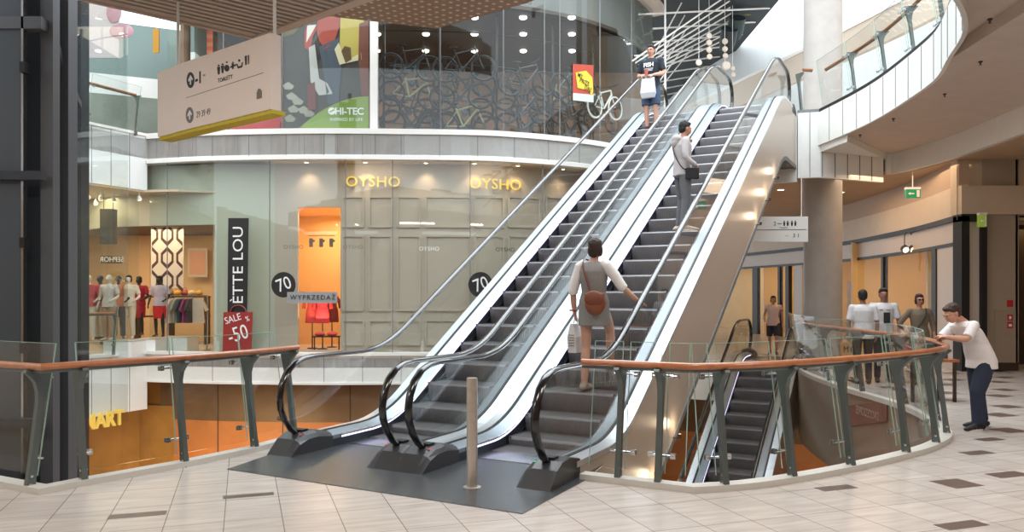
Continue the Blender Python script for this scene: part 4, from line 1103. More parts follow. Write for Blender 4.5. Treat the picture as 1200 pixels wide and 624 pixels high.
def exit_sign(x0, x1, y, v0, v1, lab, mirror=False, c=(20,120,80)):
    T = thing('exit_sign', lab, 'sign', ((X(x0,y)+X(x1,y))/2, y, zat(v1,y)), 0)
    mb = MB(); mb.box((X(x0,y),y,zat(v1,y)),(X(x1,y),y+.08,zat(v0,y))); pb(mb, 'lit_panel', mat('exit_green', c, .4, emit=c, es=.6), T)
    pa = [(X(x0-5,y),y),(X(x1+5,y),y)]; w_ = (x1-x0); cx = (x0+x1)/2; cy = (v0+v1)/2
    mb = MB(); wallshape(mb, pa, [(cx-w_*.38,cy),(cx-w_*.22,cy-1.8),(cx-w_*.22,cy-.7),(cx+w_*.05,cy-.7),(cx+w_*.05,cy+.7),(cx-w_*.22,cy+.7),(cx-w_*.22,cy+1.8)], .004,.003)
    wallshape(mb, pa, [(cx+w_*.22,v0+1),(cx+w_*.42,v0+1),(cx+w_*.42,v1-1),(cx+w_*.22,v1-1)], .004,.003); pb(mb, 'pictogram', M['whiteink'], T)
    mb = MB(); mb.box((X(x0,y),y-.01,zat(v0,y)),(X(x1,y),y+.09,zat(v0,y)+.05)); mb.tube([(X(cx,y),y+.04,zat(v0,y)),(X(cx,y),y+.04,4.6)], .01,6) if y > 17 else mb.box((X(cx,y)-.03,y+.05,zat(v0,y)-.02),(X(cx,y)+.03,y+.2,zat(v0,y)+.04)); pb(mb, 'bracket', M['white'], T)
exit_sign(1062,1079,18.6,222,232,'green emergency exit sign hanging from the brown ceiling')
exit_sign(1147.5,1156.5,16.7,252,266,'small green and yellow exit sign by the black portal', c=(120,140,50))
# fire equipment on the end wall
pa = [(10.26,16.995),(11.0,16.995)]
T = thing('fire_cabinet', 'wall cabinet with two red fire pictograms on the taupe end wall', 'cabinet', (10.7,16.99,.6))
mb = MB(); wallshape(mb, pa, [(1165,363),(1190,363),(1190,426),(1165,426)], .012, .012); pb(mb, 'door', mat('cabinet_taupe', (160,142,122), .5), T)
mb = MB(); wallshape(mb, pa, [(1180,369),(1186.5,369),(1186.5,376),(1180,376)], .016,.004); wallshape(mb, pa, [(1180,377.5),(1186.5,377.5),(1186.5,385),(1180,385)], .016,.004); pb(mb, 'red_label', M['red'], T)
mb = MB(); wallshape(mb, pa, ell(1183.2,372.5,1.6,2,8), .020,.003); wallshape(mb, pa, [(1181.5,380),(1185,380),(1185,383),(1181.5,383)], .020,.003); pb(mb, 'pictogram', M['whiteink'], T)
mb = MB(); wallshape(mb, pa, [(1180,352),(1187,352),(1187,360),(1180,360)], .01,.01); tag(mb.build('fire_alarm_sign', M['red']), 'small red sign on the taupe wall above the fire cabinet', 'sign')
# ceiling downlights of the corridor
for u, v, c in ((915,222,1),(1104,240,0),(1105,221.5,0),(1150,214,0),(985,225,0),(1040,250,0)):
    z = 4.6; y = FPX*(z-EYE)/(YH-v); x = X(u,y)
    l = MB(); l.lathe([(.13,.0),(.13,-.02),(.10,-.025),(.09,-.01),(.0,-.01)], n=16, mi=0); l.lathe([(.09,-.012),(.08,-.02),(0,-.022)], n=16, mi=1)
    tag(l.build('downlight', [M['white'], M['warmlamp']], loc=(x,y,z)), 'round warm downlight in the brown ceiling of the right corridor', 'lamp', 'downlights in the corridor ceiling')
    if c or u in (1105,1150): spot('downlight_beam', (x,y,z-.06), 90, (1,.72,.45), 2.2)
# things in the lit corridor windows
T = thing('track_spotlight', 'round twin spotlight glowing inside the lit corridor shop window', 'lamp', (X(1064,20.5),20.5,3.3))
for dx in (-.09,.11):
    mb = MB(); mb.tube([(dx*.5,0,0),(dx,0,-.1),(dx,0,-.42)], .012, 6); mb.build('stem', M['ink'], T)
    mb = MB(); mb.lathe([(.09,-.06),(.10,.04),(.03,.08),(0,.08)], n=14, mx=Matrix.Translation((dx,-.02,-.45)) @ Matrix.Rotation(-1.1,4,'X')); mb.build('lamp_head', M['ink'], T, True)
    mb = MB(); mb.lathe([(0,-.065),(.08,-.062),(.08,-.058),(0,-.055)], n=14, mx=Matrix.Translation((dx,-.02,-.45)) @ Matrix.Rotation(-1.1,4,'X')); mb.build('bulb', M['smalllamp'], T)
y = 26; T = thing('shop_poster', 'white poster with red patch inside the lit shop right of the column', 'poster', (X(1021,y),y,zat(350,y)))
mb = MB(); mb.box((X(1007,y),y,zat(349,y)),(X(1036,y),y+.04,zat(335,y))); pb(mb,'sheet',M['white'],T); mb = MB(); mb.box((X(1012,y),y-.01,zat(346,y)),(X(1021,y),y,zat(339,y))); pb(mb,'red_patch',M['red'],T)
T = thing('wardrobe', 'tall tan cabinet inside the lit shop right of the column', 'cabinet', (X(1000,y),y,0))
mb = MB(); mb.box((X(993,y),y-.3,0),(X(1006,y),y,zat(330,y))); pb(mb,'body',mat('tan_cabinet',(176,130,84),.5),T); mb = MB(); mb.box((X(999.3,y),y-.33,.1),(X(999.7,y),y-.3,zat(333,y))); pb(mb,'door_gap',M['darkbrown'],T)
# sprinkler heads in the balcony underside
for u, v in ((1160,22),(1149,72),(1107,110),(1047,139),(1008,158)):
    z = 5.12; y = FPX*(z-EYE)/(YH-v); x = X(u,y)
    l = MB(); l.lathe([(.03,0),(.03,-.015),(.01,-.02),(.01,-.05),(.022,-.055),(0,-.058)], n=10)
    tag(l.build('sprinkler', M['darkbrown'], loc=(x,y,z)), 'small dark sprinkler under the curved brown balcony', 'sprinkler', 'sprinklers under the balcony')

# strings of round discs near the escalator heads
def string(lab, y, items, ztop):
    x0 = X(items[0][0], y); T = thing('disc_string', lab, 'hanging ornament', (x0,y,zat(items[-1][1],y)))
    mb = MB(); mb.tube([(x0,y,zat(items[-1][1],y)),(x0,y,ztop)], .008, 5); pb(mb, 'cord', M['white'], T)
    for u, v, r in items:
        rr_ = r*y/FPX; mb = MB(); mb.lathe([(0,-.04),(rr_*.8,-.035),(rr_,0),(rr_*.8,.035),(0,.04)], n=18, mx=Matrix.Translation((X(u,y),y,zat(v,y))) @ Matrix.Rotation(pi/2,4,'X')); pb(mb, 'disc', mat('pale_disc', (216,202,186), .5), T, True)
string('left string of pale round discs hanging above the escalator head', 24, [(831,42,3.6),(831,50,3.6),(831,58.5,3.6),(831.5,66.5,3.4)], 10.9)
string('right string of pale round discs hanging before the white wall', 24.5, [(849.5,48.5,3.6),(849.5,57.5,3.4),(850,65.5,3.3),(851,77,5.2)], 10.9)
string('single pale disc hanging left of the two disc strings', 23.5, [(819,73.5,3.8)], 10.9)
string('two small pale discs hanging at right behind the escalator glass', 25, [(858.5,80.5,3),(859,88,3)], 10.9)
for i,(u,v,w_,c) in enumerate(((862,33,9,'roof_box_green'),(853,46,9,'roof_box_dark'),(876,3,9,'roof_box_olive'),(893,-3,8,'roof_box_brown'))):
    y = 26; T = tag((lambda m: (m.lathe([(0,-.35),(.2*w_/8,-.35),(.24*w_/8,-.1),(.24*w_/8,.35),(0,.35)], n=16, mx=Matrix.Rotation(.7,4,'X')), m)[1])(MB()).build('stage_spotlight', mat(c, ((52,64,64),(44,50,54),(110,116,60),(70,50,44))[i], .5), loc=(X(u,y),y,zat(v,y)), smooth=False), ('dark green','black','olive green','brown')[i]+' drum shaped roof lamp beside the white wall', 'lamp', 'drum lamps under the roof')

# ------------------------------------------------------------------ lower level signs and one modelled sign reflection
mb = MB()
tx = wtext('shop_letters', [tuple(p) for p in offset_path(FL,-.04)], 120, 493, 'MART', 17, M['gold'], .06, None, th=.05, bold=.02, stretch=.8)
tag(tx, 'yellow letters MART on the lower level, seen through the left railing', 'lettering')
T = thing('accessories_reflection', 'dark red sign with mirrored pale letters seen through the right railing', 'sign', (5.9,12.5,-.1))  # reflection in the railing glass, built as a solid board on the slab edge
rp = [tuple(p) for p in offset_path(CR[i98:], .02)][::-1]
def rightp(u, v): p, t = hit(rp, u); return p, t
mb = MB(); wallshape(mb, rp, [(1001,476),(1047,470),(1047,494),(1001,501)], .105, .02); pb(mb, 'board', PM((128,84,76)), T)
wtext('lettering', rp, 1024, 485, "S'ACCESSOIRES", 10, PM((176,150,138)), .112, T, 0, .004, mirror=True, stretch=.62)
y = 15.5; T = thing('exit_sign', 'green exit sign on the lower level below the right railing', 'sign', (X(1015,y),y,zat(520,y)))
mb = MB(); mb.box((X(1007,y)-.0,y,zat(522,y)),(X(1023,y),y+.06,zat(513,y))); pb(mb, 'lit_panel', mat('exit_green2', (20,110,60), .4, emit=(20,120,70), es=.5), T)
mb = MB(); mb.tube([(X(1015,y),y+.03,zat(513,y)),(X(1015,y),y+.03,-1.5)], .01, 6); pb(mb, 'suspension_rod', M['white'], T)

# boards and books beyond the right railing
T = thing('poster_stand', 'low orange poster board with dark letters behind the right railing', 'poster', (6.35,14.6,0))
y = 14.6; pa = [(X(980,y),y),(X(1012,y),y+.05)]
mb = MB(); wallshape(mb, pa, [(985,401),(1005,401),(1006.5,429),(986.5,429)], .0, .03); pb(mb, 'board', PM((214,164,112)), T)
wtext('lettering', pa, 995, 410, 'MYJ', 7, M['ink'], .004, T, 0, .004, stretch=.9)
mb = MB(); mb.bar((X(989,y),y+.02,0),(X(989,y),y+.02,zat(428,y)),.03,.03); mb.bar((X(1003,y),y+.02,0),(X(1003,y),y+.02,zat(428,y)),.03,.03); mb.bar((X(989,y),y+.02,.03),(X(989,y),y+.35,.03),.03,.03); mb.bar((X(1003,y),y+.02,.03),(X(1003,y),y+.35,.03),.03,.03); pb(mb, 'stand', M['black'], T)
T = thing('display_table', 'low wooden display table with upright books beyond the right railing', 'table', (6.5,12.3,0))
mb = MB(); mb.box((6.15,12.05,.62),(6.9,12.6,.66)); pb(mb, 'tabletop', M['wood'], T)
for x in (6.2,6.85):
    for yy in (12.1,12.55): mb = MB(); mb.bar((x,yy,0),(x,yy,.62),.04,.04); pb(mb, 'leg', M['darkbrown'], T)
bc = [((150,60,56),'dark red'),((206,196,180),'pale'),((196,150,90),'ochre'),((90,60,70),'plum'),((216,206,200),'white'),((176,120,84),'tan')]
for i,(c,nm) in enumerate(bc[:4]):
    x = 6.16+i*.18
    T = thing('book', nm+' picture book standing on the low display table', 'book', (x+.08,12.3,.66), 0, 'books on the display table')
    mb = MB(); mx = Matrix.Translation((x+.08,12.3,.66)) @ Matrix.Rotation(-.15,4,'X'); mb.box((-.075,-.012,0),(.075,.012,.23),0,mx); pb(mb, 'cover', PM(c), T)
    mb = MB(); mb.box((-.072,-.009,.004),(.078,.009,.232),0,mx); pb(mb, 'pages', M['white'], T)
# ================================================================== people and mannequins
def remeshed(mb, voxel, sm=4):
    me = bpy.data.meshes.new('tmp'); me.from_pydata([tuple(v) for v in mb.v], [], mb.f)
    bm = bmesh.new(); bm.from_mesh(me); bmesh.ops.recalc_face_normals(bm, faces=bm.faces); bm.to_mesh(me); bm.free()
    o = bpy.data.objects.new('tmp', me); COL.objects.link(o)
    m = o.modifiers.new('r','REMESH'); m.mode = 'VOXEL'; m.voxel_size = voxel; m.use_smooth_shade = True
    s = o.modifiers.new('s','SMOOTH'); s.factor = .5; s.iterations = sm
    dg = bpy.context.evaluated_depsgraph_get(); dg.update()
    out = bpy.data.meshes.new_from_object(o.evaluated_get(dg)); bpy.data.objects.remove(o); bpy.data.meshes.remove(me)
    out.polygons.foreach_set('use_smooth', [True]*len(out.polygons))
    return out
def mobj(name, me, m, parent):
    me.materials.clear(); me.materials.append(m); o = bpy.data.objects.new(name, me); COL.objects.link(o); o.parent = parent; return o
def V(*a): return Vector(a)
def limb(mb, pts, rs, n=14):
    P = smoothpath(pts, 4); R = []
    k = 4
    for i in range(len(pts)-1):
        for j in range(k): R.append(rs[i]+(rs[i+1]-rs[i])*j/k)
    R.append(rs[-1])
    mb.tube(P, R, n)
    mb.sphere(P[0], R[0]*.98, 12, 8); mb.sphere(P[-1], R[-1]*.98, 12, 8)
def torso(mb, secs, n=22):
    # secs: (centre, rx, ry, side vector)
    R = []
    for c, rx, ry, sd in secs:
        sd = Vector(sd).normalized(); up = Vector((0,0,1)); fr = up.cross(sd).normalized()
        R.append([Vector(c)+sd*rx*cos(2*pi*k/n)+fr*ry*sin(2*pi*k/n) for k in range(n)])
    mb.ring(R)
def hand(mb, w, d, pn, curl=.5, s=1.0, thumb=1):
    # palm, five fingers of different lengths, thumb from the palm side
    d = Vector(d).normalized(); pn = Vector(pn); pn = (pn-d*pn.dot(d)).normalized(); x = d.cross(pn)
    w = Vector(w)
    for k in range(5):
        t = k/4; c = w+d*(.012+.065*t)*s
        mb.sphere(c, .019*s, 8, 6); mb.sphere(c+x*.019*s*min(1,.5+t), .014*s, 8, 6); mb.sphere(c-x*.019*s*min(1,.5+t), .014*s, 8, 6)
    L = (.062,.074,.069,.052)
    for i in range(4):
        b = w+d*.078*s+x*(i-1.5)*.0205*s*thumb
        P = [b-d*.02*s, b]; a = 0; p = b
        for q in range(3):
            a += curl*(.45+.35*q); dd = d*cos(a)+pn*sin(a); p = p+dd*L[i]*s*(.42,.32,.26)[q]; P.append(p)
        mb.tube(P, [.009*s,.0092*s,.0088*s,.008*s,.0068*s], 8); mb.sphere(P[-1], .0068*s, 6, 5)
    b = w+d*.022*s-x*.020*s*thumb
    P = [b, b+(d*.5-x*.8*thumb+pn*.25).normalized()*.032*s]; P.append(P[-1]+(d*.85-x*.35*thumb+pn*.35).normalized()*.028*s); P.append(P[-1]+(d*.9+pn*.5*curl).normalized()*.022*s)
    mb.tube(P, [.012*s,.011*s,.0095*s,.0075*s], 8); mb.sphere(P[-1], .0075*s, 6, 5)
def foot(mb, ank, toe, s=1.0, wd=.045):
    ank, toe = Vector(ank), Vector(toe); d = (toe-ank); d.z = 0; d.normalize()
    zf = toe.z
    for t, r, h in ((-.055,.036,.036),(-.02,.04,.055),(.04,.042,.045),(.10,.044,.034),(.15,.043,.028),(.185,.034,.022)):
        c = Vector((ank.x,ank.y,0))+d*t*s; x = Vector((-d.y,d.x,0))
        mx = Matrix(((x.x,d.x,0,0),(x.y,d.y,0,0),(0,0,1,0),(0,0,0,1)))
        mb.sphere((c.x,c.y,zf+h*s), (r*s,.05*s,h*s), 12, 8, 0, mx.to_3x3().to_4x4())
def head(mb, c, f, s=1.0, tilt=0):
    # c: head centre; f: facing direction (unit, may point down)
    c = Vector(c); f = Vector(f).normalized(); x = f.cross(Vector((0,0,1))).normalized(); u = x.cross(f)
    R = Matrix(((x.x,f.x,u.x,0),(x.y,f.y,u.y,0),(x.z,f.z,u.z,0),(0,0,0,1)))
    def sph(o, r): mb.sphere(c+R.to_3x3() @ Vector(o)*s, tuple(a*s for a in r), 18, 12, 0, R)
    sph((0,-.012,.025),(.077,.094,.092)); sph((0,.010,-.02),(.066,.078,.090)); sph((0,.028,-.075),(.040,.045,.036))
    sph((0,.062,-.03),(.045,.03,.05)); sph((0,.098,-.012),(.011,.016,.024)); sph((0,.104,-.026),(.015,.013,.011))
    sph((0,.082,.022),(.058,.018,.014)); sph((0,.086,-.052),(.022,.014,.010)); sph((.03,.074,-.02),(.02,.02,.02)); sph((-.03,.074,-.02),(.02,.02,.02))
    for q in (-1,1): sph((q*.077,-.005,-.005),(.010,.020,.032)); sph((q*.081,-.012,.012),(.008,.014,.014))
    return c, R, s
def face_parts(T, hd, glasses=False, brow=(40,28,22), sun=False):
    c, R, s = hd; R3 = R.to_3x3()
    def pos(o): return c+R3 @ Vector(o)*s
    for q in (-1,1):
        mb = MB(); mb.sphere(pos((q*.030,.083,.006)), (.013*s,.009*s,.0075*s), 10, 8, 0, R); e = mb.build('eye', M['eyewhite'], T, True)
        mb = MB(); mb.sphere(pos((q*.030,.0905,.006)), (.0058*s,.004*s,.006*s), 8, 6, 0, R); mb.build('iris', M['ink'], e, True)
        mb = MB(); mb.sphere(pos((q*.030,.092,.026)), (.019*s,.006*s,.004*s), 10, 6, 0, R); mb.build('eyebrow', mat('brow', brow, .8), T, True)
    mb = MB(); mb.sphere(pos((0,.0975,-.052)), (.021*s,.006*s,.0055*s), 12, 6, 0, R); mb.build('mouth', mat('lips', (150,80,74), .5), T, True)
    if glasses or sun:
        mb = MB()
        for q in (-1,1):
            mb.tube([pos((q*.031+.022*cos(a),.106,.006+.015*sin(a))) for a in [2*pi*k/16 for k in range(16)]], .0028*s, 6, 0, True)
            mb.tube([pos((q*.054,.103,.01)), pos((q*.082,.0,.012))], .0028*s, 6)
            if sun: mb.sphere(pos((q*.031,.104,.006)), (.024*s,.004*s,.018*s), 12, 6, 0, R)
        mb.tube([pos((-.01,.108,.01)),pos((.01,.108,.01))], .0028*s, 6)
        mb.build('glasses', M['ink'], T)
def hair(T, hd, c, kind='short', m=None, voxel=.008):
    cc, R, s = hd; R3 = R.to_3x3(); mb = MB()
    def sph(o, r): mb.sphere(cc+R3 @ Vector(o)*s, tuple(a*s for a in r), 16, 10, 0, R)
    sph((0,-.026,.048),(.086,.096,.084)); sph((0,-.052,.0),(.080,.062,.075)); sph((0,.04,.092),(.06,.045,.032))
    rq = random.Random(int(abs(cc.x*1000)))
    for k in range(34):
        a = rq.uniform(0,2*pi); e = rq.uniform(.15,1.4); p = Vector((cos(a)*cos(e)*.078, sin(a)*cos(e)*.086-.026, sin(e)*.078+.052))
        sph(p, (.016,.016,.012))
    if kind == 'bob':
        for q in (-1,1): sph((q*.062,-.02,-.02),(.03,.06,.075))
        sph((0,-.065,-.04),(.068,.04,.07))
    if kind == 'spiky':
        for k in range(22):
            a = rq.uniform(0,2*pi); e = rq.uniform(.5,1.5); d = Vector((cos(a)*cos(e), sin(a)*cos(e), sin(e)))
            b = Vector((0,-.02,.05))+Vector((d.x*.075,d.y*.085,d.z*.078)); mb.tube([cc+R3@(b*s), cc+R3@((b+d*.03+Vector((0,.01,0)))*s)], [.012*s,.003*s], 6)
    mobj('hair', remeshed(mb, voxel, 1), m or mat('hair_%d_%d_%d'%c, c, .7, bump=.4, bscale=120), T)
M['eyewhite'] = mat('eye_white', (232,228,222), .3)
def fabric(name, c, var=.05): return mat(name, c, .85, var=var, vscale=9, bump=.25, bscale=200)
def skin(name, c): return mat(name, c, .5, var=.03, vscale=12)

def build_person(loc, rz, label, J, sk, hairc, hairk, parts, sc=1.0, voxel=.009, hands=('L','R'), glasses=False, sun=False, face=True, name='person', cat='person', headf=(0,1,0), curl=(.4,.4), pn=((1,0,0),(-1,0,0)), hd_=None, hscale=1.0, female=False, shoes=None, barefeet=False, group=None):
    T = thing(name, label, cat, loc, rz, group); T.scale = (sc,)*3
    g = lambda k: Vector(J[k])
    mb = MB(); q = .9 if female else 1
    sd = (g('shR')-g('shL')); sd.z = 0; sdh = (g('hipR')-g('hipL')); sdh.z = 0
    ch = (g('shL')+g('shR'))/2; pv = (g('hipL')+g('hipR'))/2
    wst = pv.lerp(ch, .42)+Vector(J.get('bend',(0,0,0)))
    bod = [(pv+V(0,0,-.07),.10*q,.08,sdh),(pv+V(0,0,.0),.165,.11,sdh),(pv.lerp(wst,.5),.155,.105,sdh),(wst,.135*q,.095,sd),(wst.lerp(ch,.5),.155*q,.11,sd),(wst.lerp(ch,.8),.165*q,.112,sd),(ch+V(0,0,.0),.15*q,.09,sd),(ch+V(0,0,.045),.09,.065,sd),(ch+V(0,0,.065),.055,.052,sd)]
    torso(mb, bod)
    nk = ch+V(0,0,.04); hc = g('head'); limb(mb, [nk, nk.lerp(hc,.55), hc+V(0,0,-.03)], [.056*q,.050*q,.050*q])
    hd = head(mb, hc, headf, .98 if not female else .93)
    for s_, i in (('L',0),('R',1)):
        limb(mb, [g('sh'+s_).lerp(ch,.12), g('el'+s_), g('wr'+s_)], [.048*q,.038*q,.026*q])
        limb(mb, [g('el'+s_), g('el'+s_).lerp(g('wr'+s_),.3), g('wr'+s_)], [.037*q,.039*q,.025*q])
        hdv = g('hd'+s_)-g('wr'+s_)
        hand(mb, g('wr'+s_), hdv, pn[i], curl[i], .98*q if female else 1.0, 1 if i else -1)
        limb(mb, [g('hip'+s_), g('kn'+s_), g('an'+s_)], [.082,.052,.036]); k, a = g('kn'+s_), g('an'+s_)
        limb(mb, [k, k.lerp(a,.3)+V(0,-.012,0), a], [.050,.052,.036])
        foot(mb, g('an'+s_), g('to'+s_), .96)
    mobj('body', remeshed(mb, voxel, 3), sk, T)
    C = dict(bod=bod, ch=ch, pv=pv, wst=wst, g=g, sd=sd, sdh=sdh)
    for p in parts: p(T, C, hd, voxel)
    if face: face_parts(T, hd, glasses, hairc or (40,30,25), sun)
    if hairc: hair(T, hd, hairc, hairk, voxel=voxel)
    return T, C, hd
def shirt(m, hem=-.06, sleeve=.55, grow=.018, neck=.055, name='shirt', sleeve_m=None, flare=0, long=False):
    def f(T, C, hd, vx):
        mb = MB(); b = [x for x in C['bod']]; g = C['g']
        secs = []
        lo = b[1]
        secs.append((lo[0]+V(0,0,hem), lo[1]+grow+flare, lo[2]+grow+.012+flare*.6, lo[3]))
        for x in b[1:-1]: secs.append((x[0], x[1]+grow, x[2]+grow+.004, x[3]))
        secs.append((b[-1][0]+V(0,0,-.005), neck+.02, neck+.012, b[-1][3]))
        torso(mb, secs)
        sl = MB() if sleeve_m else mb
        for s_ in 'LR':
            sh, el, wr = g('sh'+s_), g('el'+s_), g('wr'+s_)
            if long or sleeve > 1:
                t = min(1, sleeve-1); e = el.lerp(wr, t); limb(sl, [sh.lerp(C['ch'],.2), sh, el, e], [.062,.062,.050,.042 if t < .7 else .036])
            else:
                e = sh.lerp(el, sleeve); sl.tube([sh.lerp(C['ch'],.3), sh, e], [.062,.064,.060], 14); sl.sphere(sh,.062,12,8)
        mobj(name, remeshed(mb, vx, 2), m, T)
        if sleeve_m: mobj('sleeves', remeshed(sl, vx, 2), sleeve_m, T)
    return f
def trousers(m, to=1.0, grow=.016, name='trousers', wide=0, top=.05):
    def f(T, C, hd, vx):
        mb = MB(); b = C['bod']; g = C['g']
        torso(mb, [(b[0][0]+V(0,0,-.01), b[0][1]+.01, b[0][2]+.015, b[0][3]), (b[1][0], b[1][1]+grow-.006, b[1][2]+grow, b[1][3]), (b[1][0]+V(0,0,top), b[2][1]+grow-.006, b[2][2]+grow-.002, b[2][3])])
        for s_ in 'LR':
            h, k, a = g('hip'+s_), g('kn'+s_), g('an'+s_)
            if to <= 1: mb.tube([h+V(0,0,.02), h.lerp(k,.5), h.lerp(k,to)], [.098,.088+wide,.078+wide], 16)
            else:
                mb.tube([h+V(0,0,.02), h.lerp(k,.5), k, k.lerp(a,.5), k.lerp(a, min(1,to-1)*1.02)], [.098,.085+wide,.068+wide,.062+wide,.058+wide], 16)
        mobj(name, remeshed(mb, vx, 2), m, T)
    return f
def shoes(m, sole=None):
    def f(T, C, hd, vx):
        for s_ in 'LR':
            mb = MB(); a, t = C['g']('an'+s_), C['g']('to'+s_); foot(mb, a, t, 1.08); mb.tube([a+V(0,0,-.02), a+V(0,0,.0)], .046, 12)
            sh = mobj('shoe', remeshed(mb, .008, 2), m, T)
            if sole:
                d = (t-a); d.z = 0; d.normalize(); mb = MB(); x = V(-d.y,d.x,0); c = V(a.x,a.y,t.z-.006)
                R_ = [[c+d*(.072+.135*cos(q))+x*.047*sin(q)+V(0,0,z) for q in [2*pi*k/20 for k in range(20)]] for z in (0,.022)]
                mb.ring(R_); mb.build('sole', sole, sh)
    return f
def base_joints(h=1.75, f=0):
    J = dict(hipL=(-.095,0,.92),hipR=(.095,0,.92),knL=(-.10,.02,.50),knR=(.10,.02,.50),anL=(-.10,-.02,.09),anR=(.10,-.02,.09),toL=(-.12,.12,.0),toR=(.12,.12,.0),
             shL=(-.19,0,1.42),shR=(.19,0,1.42),elL=(-.25,-.02,1.14),elR=(.25,-.02,1.14),wrL=(-.26,.06,.89),wrR=(.26,.06,.89),hdL=(-.25,.09,.80),hdR=(.25,.09,.80),head=(0,.02,1.625))
    return J
def J_(**k):
    J = base_joints(); J.update(k); return J
def dirw(rz, v): return Matrix.Rotation(-rz,3,'Z') @ Vector(v)

# 1 woman on the right escalator, seen from behind
sx, sy = W2(2.60, 2.42); zf = P(2.62)+.012
J = J_(toL=(-.10,.10,.0),anL=(-.09,-.05,.09),knL=(-.095,.01,.48),
       toR=(.12,.42,.24),anR=(.10,.28,.33),knR=(.11,.23,.66),hipR=(.10,.01,.91),hipL=(-.09,0,.90),
       shL=(-.175,.0,1.40),shR=(.175,.0,1.41),elL=(-.235,-.04,1.12),wrL=(-.245,.03,.87),hdL=(-.24,.07,.78),
       elR=(.33,.03,1.17),wrR=(.47,.17,1.01),hdR=(.52,.25,.975),head=(.02,.02,1.60))
def tunic(T, C, hd, vx):
    mb = MB(); b = C['bod']
    secs = [(C['pv']+V(0,0,-.17),.185,.135,b[1][3]),(C['pv']+V(0,0,-.04),.182,.135,b[1][3])]+[(x[0],x[1]+.02,x[2]+.022,x[3]) for x in b[2:-1]]+[(b[-1][0]+V(0,0,-.012),.072,.064,b[-1][3])]
    torso(mb, secs); mobj('tunic', remeshed(mb, vx, 2), fabric('grey_knit',(138,134,132)), T)
    mb = MB()
    for s_, e in (('L',.9),('R',1.0)):
        sh, el, wr = C['g']('sh'+s_), C['g']('el'+s_), C['g']('wr'+s_)
        mb.tube([sh.lerp(C['ch'],.42)+V(0,0,.035), sh.lerp(C['ch'],.1), sh.lerp(el,.5), el, el.lerp(wr,.12)], [.060,.070,.062,.056,.054], 14); 
    mobj('sleeves', remeshed(mb, vx, 2), fabric('white_knit',(226,222,220)), T)
    # brown shoulder bag and strap
    mb = MB(); mb.sphere((.10,-.20,.99),(.125,.055,.135),18,12); mb.box((-.01,-.245,1.03),(.21,-.17,1.10)); bag = mobj('shoulder_bag', remeshed(mb,.008,3), mat('tan_leather',(134,76,48),.45,var=.1,vscale=12), T)
    mb = MB(); mb.sphere((.10,-.235,1.04),(.118,.03,.09),16,10); mobj('bag_flap', remeshed(mb,.007,2), mat('tan_leather_dark',(120,66,42),.45), bag)
    mb = MB(); mb.tube(smoothpath([(-.06,.06,1.46),(-.10,-.02,1.485),(-.085,-.105,1.40),(-.02,-.145,1.24),(.03,-.165,1.10)],4), .012, 8, ry=.004, side=(1,0,.3)); mb.build('bag_strap', mat('strap_leather',(110,62,42),.5), T, True)
    mb = MB(); mb.tube([(-.262+.04*cos(a),.028+.04*sin(a),.905) for a in [2*pi*k/16 for k in range(16)]], .01, 6, 0, True); mb.build('bracelet', mat('bracelet_red',(170,70,70),.4), T, True)
    # white paper bag in the left hand
T, C, hd = build_person((sx,sy,zf), -TH, 'woman in grey tunic and white sleeves with brown shoulder bag, seen from behind', J, skin('skin_light',(196,150,126)), (52,36,30), 'bob', [tunic, shoes(mat('suede_shoe',(138,120,100),.8))], 1.045, .009, female=True, curl=(1.0,.35), pn=((1,0,0),(-.2,-.2,-1)), face=True)
pbx = thing('paper_bag', 'white printed paper bag hanging from the left hand of the woman', 'bag', (sx,sy,zf), -TH); pbx.scale = (1.045,)*3
mb = MB(); mb.ring([[(-.30,-.03,.42),(-.20,-.03,.42),(-.20,.15,.42),(-.30,.15,.42)],[(-.305,-.05,.60),(-.195,-.05,.60),(-.195,.17,.60),(-.305,.17,.60)],[(-.27,-.04,.75),(-.235,-.04,.75),(-.235,.16,.75),(-.27,.16,.75)]]); mb.build('bag_body', mat('paper_white',(214,212,210),.6,var=.08,vscale=14), pbx)
mb = MB(); mb.tube(smoothpath([(-.25,.0,.74),(-.245,.03,.80),(-.245,.08,.805),(-.25,.12,.74)],4), .006, 6); mb.build('bag_handle', M['white'], pbx)
mb = MB()
for k in range(5): mb.box((-.309,.0,.50+k*.03),(-.306,.11,.508+k*.03))
for k in range(5): mb.box((-.285,-.053,.50+k*.03),(-.215,-.050,.508+k*.03))
mb.build('printed_lines', M['inkgrey'], pbx)

# 2 person in pale hooded top, phone at the ear
sx, sy = W2(6.22, 2.44); zf = P(6.22)+.012; rz2 = -TH-radians(50)
J = J_(shL=(-.18,.02,1.40),shR=(.18,-.02,1.40),elL=(-.22,.14,1.18),wrL=(-.10,.17,1.40),hdL=(-.085,.13,1.50),elR=(.24,-.05,1.14),wrR=(.22,.12,1.02),hdR=(.16,.18,.98),head=(.0,.05,1.615),
       toL=(-.13,.15,0),toR=(.12,.12,0),anL=(-.12,.0,.09),knL=(-.12,.05,.5))
def extras2(T, C, hd, vx):
    mb = MB(); mb.sphere((0,-.10,1.45),(.12,.075,.08),16,10); mb.sphere((0,-.125,1.40),(.10,.05,.09),14,10); mobj('hood', remeshed(mb,.009,3), fabric('hoodie_grey',(184,176,176)), T)
    mb = MB(); mb.box((-.105,.06,1.54),(-.09,.13,1.67)); mb.build('phone', M['ink'], T)
    mb = MB(); mb.tube(smoothpath([(-.12,-.05,1.49),(-.08,-.135,1.38),(.06,-.15,1.18),(.17,-.09,.99),(.20,.0,.93)],4), .013, 8, ry=.005, side=(1,0,.5)); mb.build('bag_strap', M['ink'], T, True)
    mb = MB(); mb.box((.17,-.03,.80),(.25,.17,.97)); mobj('cross_body_bag', remeshed(mb,.010,3), mat('bag_black',(26,26,28),.5), T)
